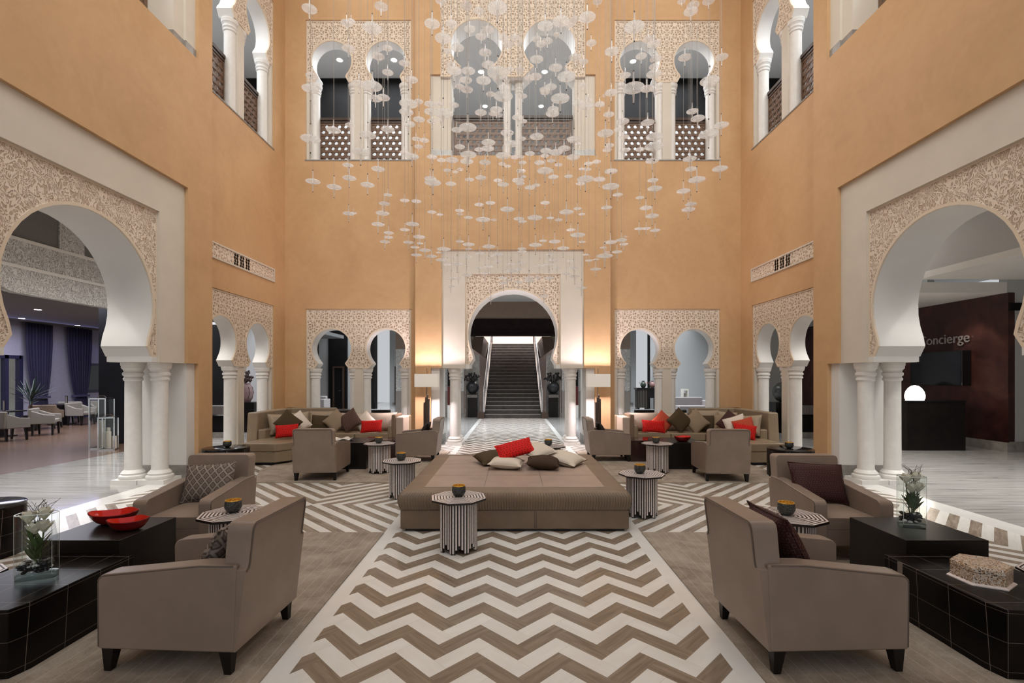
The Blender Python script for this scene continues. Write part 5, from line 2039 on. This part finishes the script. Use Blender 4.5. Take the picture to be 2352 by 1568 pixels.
spot('concierge_wash', (10.4, 11.6, 3.6), (11.35, 11.9, 2.0), 60, (1, 0.88, 0.78), 60)
spot('concierge_wash2', (10.4, 14.2, 3.6), (11.35, 14.4, 2.0), 40, (1, 0.88, 0.78), 60)
spot('chest_wash', (10.5, 17.2, 3.6), (11.35, 17.6, 2.2), 70, (1, 0.88, 0.8), 60)

# ---------------- cafe seen through the left arch
CCH = plain('cream_cafe_fabric', (0.24, 0.22, 0.19), 0.75)
CCB = plain('tan_cafe_fabric', (0.20, 0.145, 0.10), 0.75)


def cafe_chair(label, x, y, rz, m):
    t = thing('cafe_chair', label, 'chair', (x, y, 0), R(rz), 'cafe armchairs')
    b = BM()
    bx(b, -0.27, 0.27, -0.26, 0.24, 0.36, 0.47)
    obj('seat', b, m, t, bev=0.03, seg=2)
    b = BM()
    prism(b, [(-0.33, 0.34), (0.33, 0.34), (0.37, 0.80), (-0.37, 0.80)], 0.22, 0.31, 'y')
    obj('backrest', b, m, t, bev=0.03, seg=2)
    for s in (-1, 1):
        b = BM()
        prism(b, [(-0.28, 0.34), (0.25, 0.34), (0.25, 0.74), (-0.05, 0.62), (-0.28, 0.60)], *sorted((s * 0.27, s * 0.35)), 'x')
        obj('arm', b, m, t, bev=0.02)
        for yy in (-0.22, 0.22):
            b = BM()
            frustum(b, (s * 0.30 - 0.02, s * 0.30 + 0.02, yy - 0.02, yy + 0.02), (s * 0.27 - 0.03, s * 0.27 + 0.03, yy - 0.03, yy + 0.03), 0, 0.35)
            obj('leg', b, BLACKWOOD, t)


cafe_chair('cream cafe armchair nearest the left picture edge, its back to us', -13.75, 13.2, 165, CCH)
cafe_chair('cream cafe armchair just behind the one at the left picture edge', -14.05, 14.55, 120, CCH)
cafe_chair('tan-backed cafe armchair between the cafe tables', -15.8, 16.4, 200, CCB)
cafe_chair('cream cafe armchair beyond the far cafe table', -16.9, 18.3, 20, CCH)
cafe_chair('cream cafe armchair at the right of the far cafe table, side-on', -15.7, 17.6, 95, CCH)
cafe_chair('cream cafe armchair at the right behind the far cafe table', -16.1, 19.0, 60, CCH)
cafe_chair('cream cafe armchair beyond the near cafe table by the door', -16.0, 14.3, -20, CCH)


def cafe_table(label, x, y):
    t = thing('cafe_table', label, 'table', (x, y, 0), 0, 'cafe tables')
    b = BM()
    bx(b, -0.42, 0.42, -0.42, 0.42, 0.71, 0.75)
    obj('tabletop', b, BLACKWOOD, t, bev=0.005)
    b = BM()
    bx(b, -0.10, 0.10, -0.10, 0.10, 0.03, 0.71)
    obj('leg', b, BLACKWOOD, t)
    b = BM()
    bx(b, -0.28, 0.28, -0.28, 0.28, 0, 0.03)
    obj('base', b, BLACKWOOD, t)


cafe_table('black cafe table near the left picture edge', -14.9, 14.0)
cafe_table('black cafe table further back near the curtains', -16.5, 17.7)
for lab, x, y in (('framed menu card on the near cafe table', -14.75, 14.0), ('framed menu card on the far cafe table', -16.4, 17.75)):
    t = thing('menu_stand', lab, 'menu stand', (x, y, 0.75), R(-30))
    b = wall_holes(-0.10, 0.10, 0, 0.30, 0.02, [(-0.085, 0.085, 0.015, 0.285)])
    obj('frame', b, BLACKWOOD, t)
    b = BM()
    bx(b, -0.084, 0.084, 0.008, 0.012, 0.016, 0.284)
    obj('card', b, WAINSCOT, t)
t = thing('flower_glass', 'small glass of white flowers on the near cafe table', 'vase', (-15.05, 13.75, 0.75))
b = BM()
lathe(b, [(0.05, 0), (0.055, 0.12), (0.05, 0.121)], 16)
obj('glass', b, CLEAR, t)
b = BM()
for k in range(18):
    bmesh.ops.create_icosphere(b, subdivisions=1, radius=0.028, matrix=Matrix.Translation((random.uniform(-0.09, 0.09), random.uniform(-0.09, 0.09), random.uniform(0.13, 0.26))))
obj('blossom', b, PETAL, t)
# spiky palm in a pot
t = thing('potted_yucca', 'spiky dark green plant in a pot before the left curtain', 'plant', (-15.55, 15.6, 0))
b = BM()
lathe(b, [(0.16, 0), (0.22, 0.5), (0.2, 0.5)], 20)
obj('pot', b, BLACKWOOD, t)
b = BM()
rnd = random.Random(11)
tube(b, [(0, 0, 0.45), (0, 0, 0.95)], 0.04, 8)
obj('trunk', b, DARKWOOD, t)
b = BM()
for k in range(64):
    a, e, L = rnd.random() * 6.28, rnd.uniform(-0.25, 1.35), rnd.uniform(0.55, 0.85)
    petal(b, (0, 0, rnd.uniform(0.85, 1.1)), (math.cos(a) * math.cos(e), math.sin(a) * math.cos(e), math.sin(e)), 0.05, L, 0.035)
obj('foliage', b, plain('dark_yucca_leaf', (0.012, 0.03, 0.022), 0.45), t, recalc=False)
# curtains
CURT = plain('indigo_curtain', (0.055, 0.05, 0.115), 0.75)


def curtain(label, y0, y1):
    t = thing('curtain', label, 'curtain', (-18.5, (y0 + y1) / 2, 0), 0, 'indigo curtains of the cafe')
    b = BM()
    n_ = 60
    rows = [(3.80, 1.0), (3.0, 0.98), (2.2, 0.88), (1.5, 0.72), (1.05, 0.55), (0.95, 0.46), (0.86, 0.52), (0.3, 0.62), (0.03, 0.64)]
    g = []
    for z, k in rows:
        g.append([b.verts.new((0.10 + 0.06 * math.sin(i * 2 * math.pi * 9 / n_) * k, (y1 - y0) * k * (i / n_ - 0.5) + (1 - k) * 0.1, z)) for i in range(n_ + 1)])
    for p, q in zip(g, g[1:]):
        for i in range(n_):
            b.faces.new((p[i], p[i + 1], q[i + 1], q[i]))
    r = bmesh.ops.solidify(b, geom=b.faces[:], thickness=0.012)
    obj('drape', b, CURT, t, smooth=True, ang=70)
    b = BM()
    bx(b, -0.02, 0.22, -(y1 - y0) * 0.26 + 0.05, (y1 - y0) * 0.26 + 0.05, 0.91, 0.99)
    obj('tieback', b, CURT, t)


curtain('long indigo curtain beside the glazed cafe door', 18.25, 19.35)
curtain('long indigo curtain beside the dark cafe window', 19.95, 21.15)
NAVY = plain('navy_frame', (0.018, 0.017, 0.05), 0.4)
t = thing('glazed_door', 'dark framed glazed cafe door looking out at a pale stone wall', 'door', (-18.6, 17.1, 0))
b = BM()
for y in (-1.18, -0.30, 0.62, 1.14):
    bx(b, -0.10, 0.06, y - 0.07, y + 0.07, 0, 2.55)
bx(b, -0.10, 0.06, -1.2, 1.15, 2.42, 2.55)
bx(b, -0.08, 0.04, -1.2, -0.3, 1.8, 1.95)
obj('frame', b, NAVY, t)
b = BM()
bx(b, -0.03, -0.02, -0.30, 0.62, 0.02, 2.45)
obj('pane', b, CLEAR, t)
b = BM()
bx(b, -0.03, -0.02, -1.15, -0.3, 0.02, 2.45)
obj('pane', b, BLACKLACQ, t)
b = BM()
tube(b, [(0.10, -0.36, 0.9), (0.10, -0.36, 1.5)], 0.015, 8)
obj('handle', b, STEEL, t)
t = thing('window_unit', 'small dark window at the right of the cafe wall', 'window', (-18.6, 21.25, 1.1))
b = BM()
for y in (-0.6, 0.6):
    bx(b, -0.08, 0.05, y - 0.05, y + 0.05, 0, 1.25)
for z in (0.03, 1.2):
    bx(b, -0.08, 0.05, -0.6, 0.6, z - 0.05, z + 0.05)
obj('frame', b, NAVY, t)
b = BM()
bx(b, -0.03, -0.01, -0.58, 0.58, 0, 1.22)
obj('pane', b, BLACKLACQ, t)
point('street_light', (-20.6, 17.5, 3.5), 60, (1, 0.95, 0.82), 0.3)
area('cove_blue', (-17.9, 18.5, 3.75), 0.3, 34, (0.45, 0.45, 1.0), (0, R(-35), 0), sy=10)


def candle_lantern(label, x, y, w, h, rz):
    t = thing('glass_lantern', label, 'lantern', (x, y, 0), R(rz), 'floor lanterns before the cafe partition')
    b = BM()
    for sx_ in (-1, 1):
        for sy_ in (-1, 1):
            bx(b, sx_ * w / 2 - 0.013, sx_ * w / 2 + 0.013, sy_ * w / 2 - 0.013, sy_ * w / 2 + 0.013, 0, h)
    for z in (0.0, h - 0.03):
        for s in (-1, 1):
            bx(b, -w / 2, w / 2, s * w / 2 - 0.013, s * w / 2 + 0.013, z, z + 0.03)
            bx(b, s * w / 2 - 0.013, s * w / 2 + 0.013, -w / 2, w / 2, z, z + 0.03)
    obj('frame', b, CHROME, t)
    b = BM()
    for s in (-1, 1):
        bx(b, -w / 2 + 0.013, w / 2 - 0.013, s * w / 2 - 0.002, s * w / 2 + 0.002, 0.03, h - 0.03)
    obj('pane', b, CLEAR, t)
    b = BM()
    lathe(b, [(0.055, 0.03), (0.055, h * 0.55)], 20)
    lathe(b, [(0.045, 0.03), (0.045, h * 0.40)], 20, c=(0.10, 0.05, 0))
    obj('candle', b, WHITEDISH, t)
    b = BM()
    tube(b, [(-0.10, 0, h), (-0.05, 0, h + 0.05), (0.05, 0, h + 0.05), (0.10, 0, h)], 0.008, 6)
    obj('handle', b, CHROME, t)


candle_lantern('tall chrome and glass candle lantern before the navy partition', -9.98, 11.75, 0.34, 1.22, 10)
candle_lantern('shorter chrome and glass candle lantern in front of the tall one', -9.62, 11.5, 0.30, 0.78, 25)

# ---------------- ceiling downlights in view
DL = m_emit('downlight_glow', (1, 0.97, 0.92), 14.0)


def downlight(label, x, y, z, r=0.085):
    t = thing('downlight', label, 'ceiling light', (x, y, z), 0, 'recessed ceiling downlights')
    b = BM()
    lathe(b, [(r, -0.002), (r * 1.35, -0.006), (r * 1.35, 0.0)], 20, cap=False)
    obj('trim_ring', b, WHITE, t)
    b = BM()
    lathe(b, [(r, -0.001), (r * 0.9, -0.004)], 20)
    obj('lens', b, DL, t)


gz = 11.35


def at_ceiling(px, py, z):
    y = (z - 1.7) * 1110.7 / (868 - py)
    return ((px - 1178) / 1110.7 * y, y, z)


for lab, px, py, z in (
    ('ceiling downlight behind the first arch of the back left gallery pair', 780, 138, gz),
    ('ceiling downlight behind the second arch of the back left gallery pair', 905, 138, gz),
    ('downlight in the gallery ceiling behind the left arch of the back right gallery pair', 1454, 141, gz),
    ('nearer downlight behind the left arch of the wide centre gallery window', 1105, 165, gz),
    ('nearer downlight behind the right arch of the wide centre gallery window', 1251, 165, gz),
    ('farther downlight behind the left arch of the wide centre gallery window', 1114, 244, gz),
    ('farther downlight behind the right arch of the wide centre gallery window', 1243, 244, gz),
    ('cafe ceiling downlight nearest the arcade', 87, 711, 3.83),
    ('cafe ceiling downlight at the left behind the nearest one', 50, 731, 3.83),
    ('cafe ceiling downlight in front of the right curtain', 178, 747, 3.83),
):
    downlight(lab, *at_ceiling(px, py, z))

# ================================================================== CHANDELIER OF GLASS DISCS
PEND = """145,581,518,260 -18,581,536,260 -20,629,651,260 159,633,629,260 -189,650,562,260 -272,650,491,260 -94,653,527,260 -13,653,550,260 192,657,484,260 266,657,501,260 278,683,589,265 66,674,559,260 -196,674,657,260 76,686,597,260 -151,699,566,260 -220,699,496,260 -67,719,542,260 213,726,532,260 111,740,474,260 150,741,463,260 116,754,732,260 75,754,726,260 -316,755,621,260 -109,755,700,260 288,757,480,260 -114,689,448,235 132,694,345,235 -64,696,491,235 136,710,529,240 -213,710,526,240 48,722,479,235 50,745,712,240 -122,731,705,235 -15,749,514,235 219,750,641,235 34,752,419,235 101,752,392,235 -92,758,651,235 -46,758,636,235 118,779,608,240 329,768,502,235 -326,775,761,235 -3,779,547,235 -48,779,425,235 87,785,439,235 161,787,701,235 231,787,478,235 339,787,581,235 -294,793,576,235 -328,793,492,235 -299,809,489,240 -9,795,447,235 -41,812,565,235 40,812,575,235 103,812,570,235 -116,812,386,235 -179,812,616,235 -173,828,549,240 305,829,798,235 323,845,623,240 68,829,623,235 75,846,564,240 -183,848,615,240 -250,832,502,235 -228,846,458,235 -144,847,636,235 -10,847,599,235 -81,847,549,235 -42,847,400,235 248,851,757,235 193,851,621,235 242,868,628,240 311,851,555,235 306,868,505,240 240,834,449,230 321,885,478,244 42,852,731,235 77,869,727,240 -237,870,838,240 -271,852,688,235 -242,852,662,235 -216,835,599,230 -288,852,522,235 -247,887,553,244 -98,853,752,235 -44,870,733,240 -80,870,722,240 41,877,411,240 -180,865,445,235 -109,866,560,235 108,866,565,235 -297,874,765,235 178,875,686,235 247,892,703,240 262,910,578,244 181,892,551,240 -3,875,364,235 73,892,388,240 185,916,427,244 -46,886,590,235 94,886,590,235 -252,904,457,240 -260,933,790,244 -245,915,700,240 -188,897,723,235 320,900,766,235 94,903,412,235 -31,906,672,235 31,910,353,235 -52,910,782,235 -383,922,745,235 345,926,883,235 260,926,818,235 400,926,784,235 260,945,502,240 80,926,431,235 10,928,549,235 -85,928,426,235 120,930,786,235 44,930,749,235 -159,930,553,235 -180,930,441,235 -48,930,839,235 -10,930,811,235 -92,949,754,240 170,950,560,235 -63,950,691,235 -92,969,747,240 -95,990,931,244 386,954,913,235 282,954,799,235 62,788,644,190 -135,788,616,190 -153,788,591,190 -14,772,633,186 -48,835,542,201 106,788,618,190 67,803,616,194 55,803,547,194 -25,788,371,190 -100,788,747,190 -269,792,439,190 -147,807,383,194 -117,792,363,190 295,795,608,190 299,811,520,194 287,780,450,186 -92,799,358,190 -72,807,752,190 8,808,605,190 -16,808,493,190 -279,811,765,190 182,811,401,190 218,821,716,190 159,821,459,190 -96,829,595,190 -56,846,520,194 -212,819,687,186 -213,802,459,182 -138,819,376,186 -78,819,344,186 63,852,370,194 105,836,360,190 109,852,349,194 143,836,358,190 201,865,711,194 254,865,687,194 236,815,503,182 -57,866,781,194 169,852,634,190 -107,835,505,186 76,910,548,201 30,859,508,190 -168,842,384,186 -294,862,549,190 4,888,795,194 50,871,771,190 62,871,777,190 141,871,773,190 -130,871,849,190 -62,888,844,194 -17,871,783,190 -146,875,634,190 -96,875,588,190 -149,893,578,194 59,893,702,194 157,875,665,190 50,910,575,198 11,875,458,190 -86,893,394,194 124,875,333,190 203,878,583,190 -191,885,418,190 194,902,405,194 -231,889,776,190 -204,907,760,194 31,882,579,186 260,891,743,186 201,927,521,194 -239,930,449,194 -251,948,437,198 -182,912,503,190 274,931,454,194 45,901,801,186 32,956,763,198 -117,919,359,190 -48,956,390,198 -56,974,381,201 12,901,372,186 -18,919,350,190 71,938,364,194 53,956,391,198 86,938,383,194 -115,945,703,194 188,945,624,194 -44,945,512,194 -210,940,458,190 64,961,518,194 217,943,640,190 -320,951,667,190 -175,955,639,190 65,974,745,194 -68,974,519,194 -65,936,411,186 32,968,371,190 -44,968,330,190 -217,970,526,190 170,973,927,190 123,973,891,190 142,973,806,190 14,973,790,190 139,993,569,194 119,993,474,194 254,973,470,190 -124,973,801,190 -107,973,756,190 263,999,642,194 -191,980,730,189 -45,980,745,189 -70,1000,642,193 191,980,632,189 17,1000,598,193 -81,902,540,174 18,960,421,185 -224,1000,636,193 -252,980,455,186 -164,980,506,186 276,1000,479,189 -200,1000,664,187 -145,980,611,183 19,941,718,176 -110,1000,516,187 -135,1000,404,186 -123,960,352,179 -64,921,380,171 14,862,375,160 -21,980,373,182 10,843,337,157 64,1000,339,186 225,980,441,179 -187,960,629,174 -41,1000,716,181 153,980,732,177 15,823,577,149 61,921,593,167 4,980,617,177 156,1000,613,181 166,960,599,174 -30,960,562,174 12,784,485,142 -72,784,430,142 15,764,417,138 14,745,369,135 -276,825,778,148 -205,793,470,142 180,826,594,148 -163,803,387,142 95,825,514,145 -26,825,369,145 98,842,784,145 -5,858,718,148 122,842,680,145 -113,842,738,145 222,845,485,145 38,788,484,133 73,771,422,130 119,891,482,151 135,857,378,145 -119,876,546,148 19,893,644,151 105,876,603,148 61,773,517,130 86,910,571,154 18,910,575,154 -98,893,422,151 -87,772,329,128 -4,912,385,151 -10,894,350,148 95,859,355,142 308,883,857,145 59,945,438,154 -141,925,695,145 -27,943,682,148 -20,888,563,139 -187,925,593,145 -76,832,392,130 72,928,477,145 174,928,420,145 72,947,412,148 136,949,437,142 141,930,407,139 15,990,854,148 -105,960,584,139 -11,980,599,142 133,980,644,142 149,960,584,139 -103,941,489,136 50,980,374,142 137,960,495,137 -323,980,504,136 -151,1000,508,139 -173,902,421,125 88,980,866,135 -13,1000,784,138 224,1000,765,134 185,1000,579,134 113,960,402,129 -144,960,682,127 -119,1000,596,133 15,921,591,122 143,1000,602,133 19,882,537,117 -36,921,471,122 -111,902,395,120 195,1000,430,130 172,1000,415,130 -40,960,412,116 -145,941,414,107 181,980,722,102 232,1000,462,104 181,960,730,81"""
items = [tuple(int(v) / 100 if k < 3 else int(v) / 1000 for k, v in enumerate(q.split(','))) for q in PEND.split()]


def disc_mesh():
    b = BM()
    n_ = 60
    prof = [(0.045, -0.125), (0.07, -0.105), (0.16, -0.085), (0.30, -0.055), (0.42, -0.022), (0.485, 0.0), (0.50, 0.016), (0.485, 0.028), (0.40, 0.048), (0.27, 0.072), (0.14, 0.10), (0.07, 0.125), (0.045, 0.15)]
    lathe(b, prof, n_, fn=lambda r, z, a, i: (r, (0.013 if i % 3 == 0 else -0.006) * min(1, r * 3) * (1 if z > 0.0 else -1) if r < 0.48 else 0))
    return b


def stem_mesh():
    b = BM()
    lathe(b, [(0.030, -0.70), (0.036, -0.60), (0.05, -0.30), (0.068, -0.125), (0.04, -0.09), (0.04, 0.11), (0.066, 0.15), (0.045, 0.30), (0.036, 0.60), (0.036, 0.78)], 12)
    return b


def cap_mesh(lo):
    b = BM()
    lathe(b, [(0.026, -0.735), (0.034, -0.70), (0.034, -0.69)] if lo else [(0.040, 0.77), (0.040, 0.80), (0.02, 0.83)], 10)
    return b


def wire_mesh():
    b = BM()
    lathe(b, [(0.0016, 0.0), (0.0016, 1.0)], 5)
    return b


ZTOP = 12.9
LAB = 'clear ribbed glass disc pendant on a thin wire, %s part of the chandelier'


def region(x, y, z):
    px, py = 1178 + x / y * 1110.7, 868 - (z - 1.7) / y * 1110.7
    h = 'left' if px < 960 else 'centre left' if px < 1130 else 'centre' if px < 1240 else 'centre right' if px < 1400 else 'right'
    v = 'uppermost' if py < 120 else 'upper' if py < 260 else 'middle' if py < 400 else 'lower' if py < 545 else 'lowest'
    return '%s %s' % (v, h)


proto = None
for x, y, z, D in items[:300]:
    lab = LAB % region(x, y, z)
    if proto is None:
        proto = thing('glass_pendant', lab, 'pendant', (x, y, z), 0, 'glass disc pendants of the chandelier')
        dm = obj('glass_disc', disc_mesh(), GLASSDISC, proto, smooth=True, ang=70)
        st = obj('glass_stem', stem_mesh(), GLASSDISC, proto, smooth=True)
        cp = obj('end_cap', cap_mesh(True), CAPM, proto)
        cq = obj('end_cap', cap_mesh(False), CAPM, proto)
        wr = obj('suspension_wire', wire_mesh(), WIRE, proto)
        for o in (dm, st, cp, cq):
            o.scale = (D, D, D)
        wr.location = (0, 0, 0.8 * D)
        wr.scale = (1, 1, ZTOP - z - 0.8 * D)
        continue
    r = proto.copy()
    COL.objects.link(r)
    r.location = (x, y, z)
    r['label'] = lab
    for ch in (dm, st, cp, cq, wr):
        c = ch.copy()
        COL.objects.link(c)
        c.parent = r
        if ch is wr:
            c.location = (0, 0, 0.8 * D)
            c.scale = (1, 1, ZTOP - z - 0.8 * D)
        else:
            c.scale = (D, D, D)
b = BM()
for x, y, z, D in items[300:]:
    m4 = Matrix.Translation((x, y, z)) @ Matrix.Diagonal((D, D, D, 1))
    for mk in (disc_mesh, stem_mesh):
        tmp = mk()
        tmp.transform(m4)
        me = bpy.data.meshes.new('tmp')
        tmp.to_mesh(me)
        tmp.free()
        b.from_mesh(me)
        bpy.data.meshes.remove(me)
tag(obj('glass_pendants_rest', b, GLASSDISC, smooth=True, ang=70), 'smallest remaining glass discs scattered through the chandelier', 'pendant', 'glass disc pendants of the chandelier', 'stuff')
b = BM()
bx(b, -3.95, 3.95, 5.6, 10.1, 12.9, 13.0)
tag(obj('chandelier_canopy', b, WHITE), 'flat white canopy plate carrying the chandelier wires at the ceiling', 'canopy')
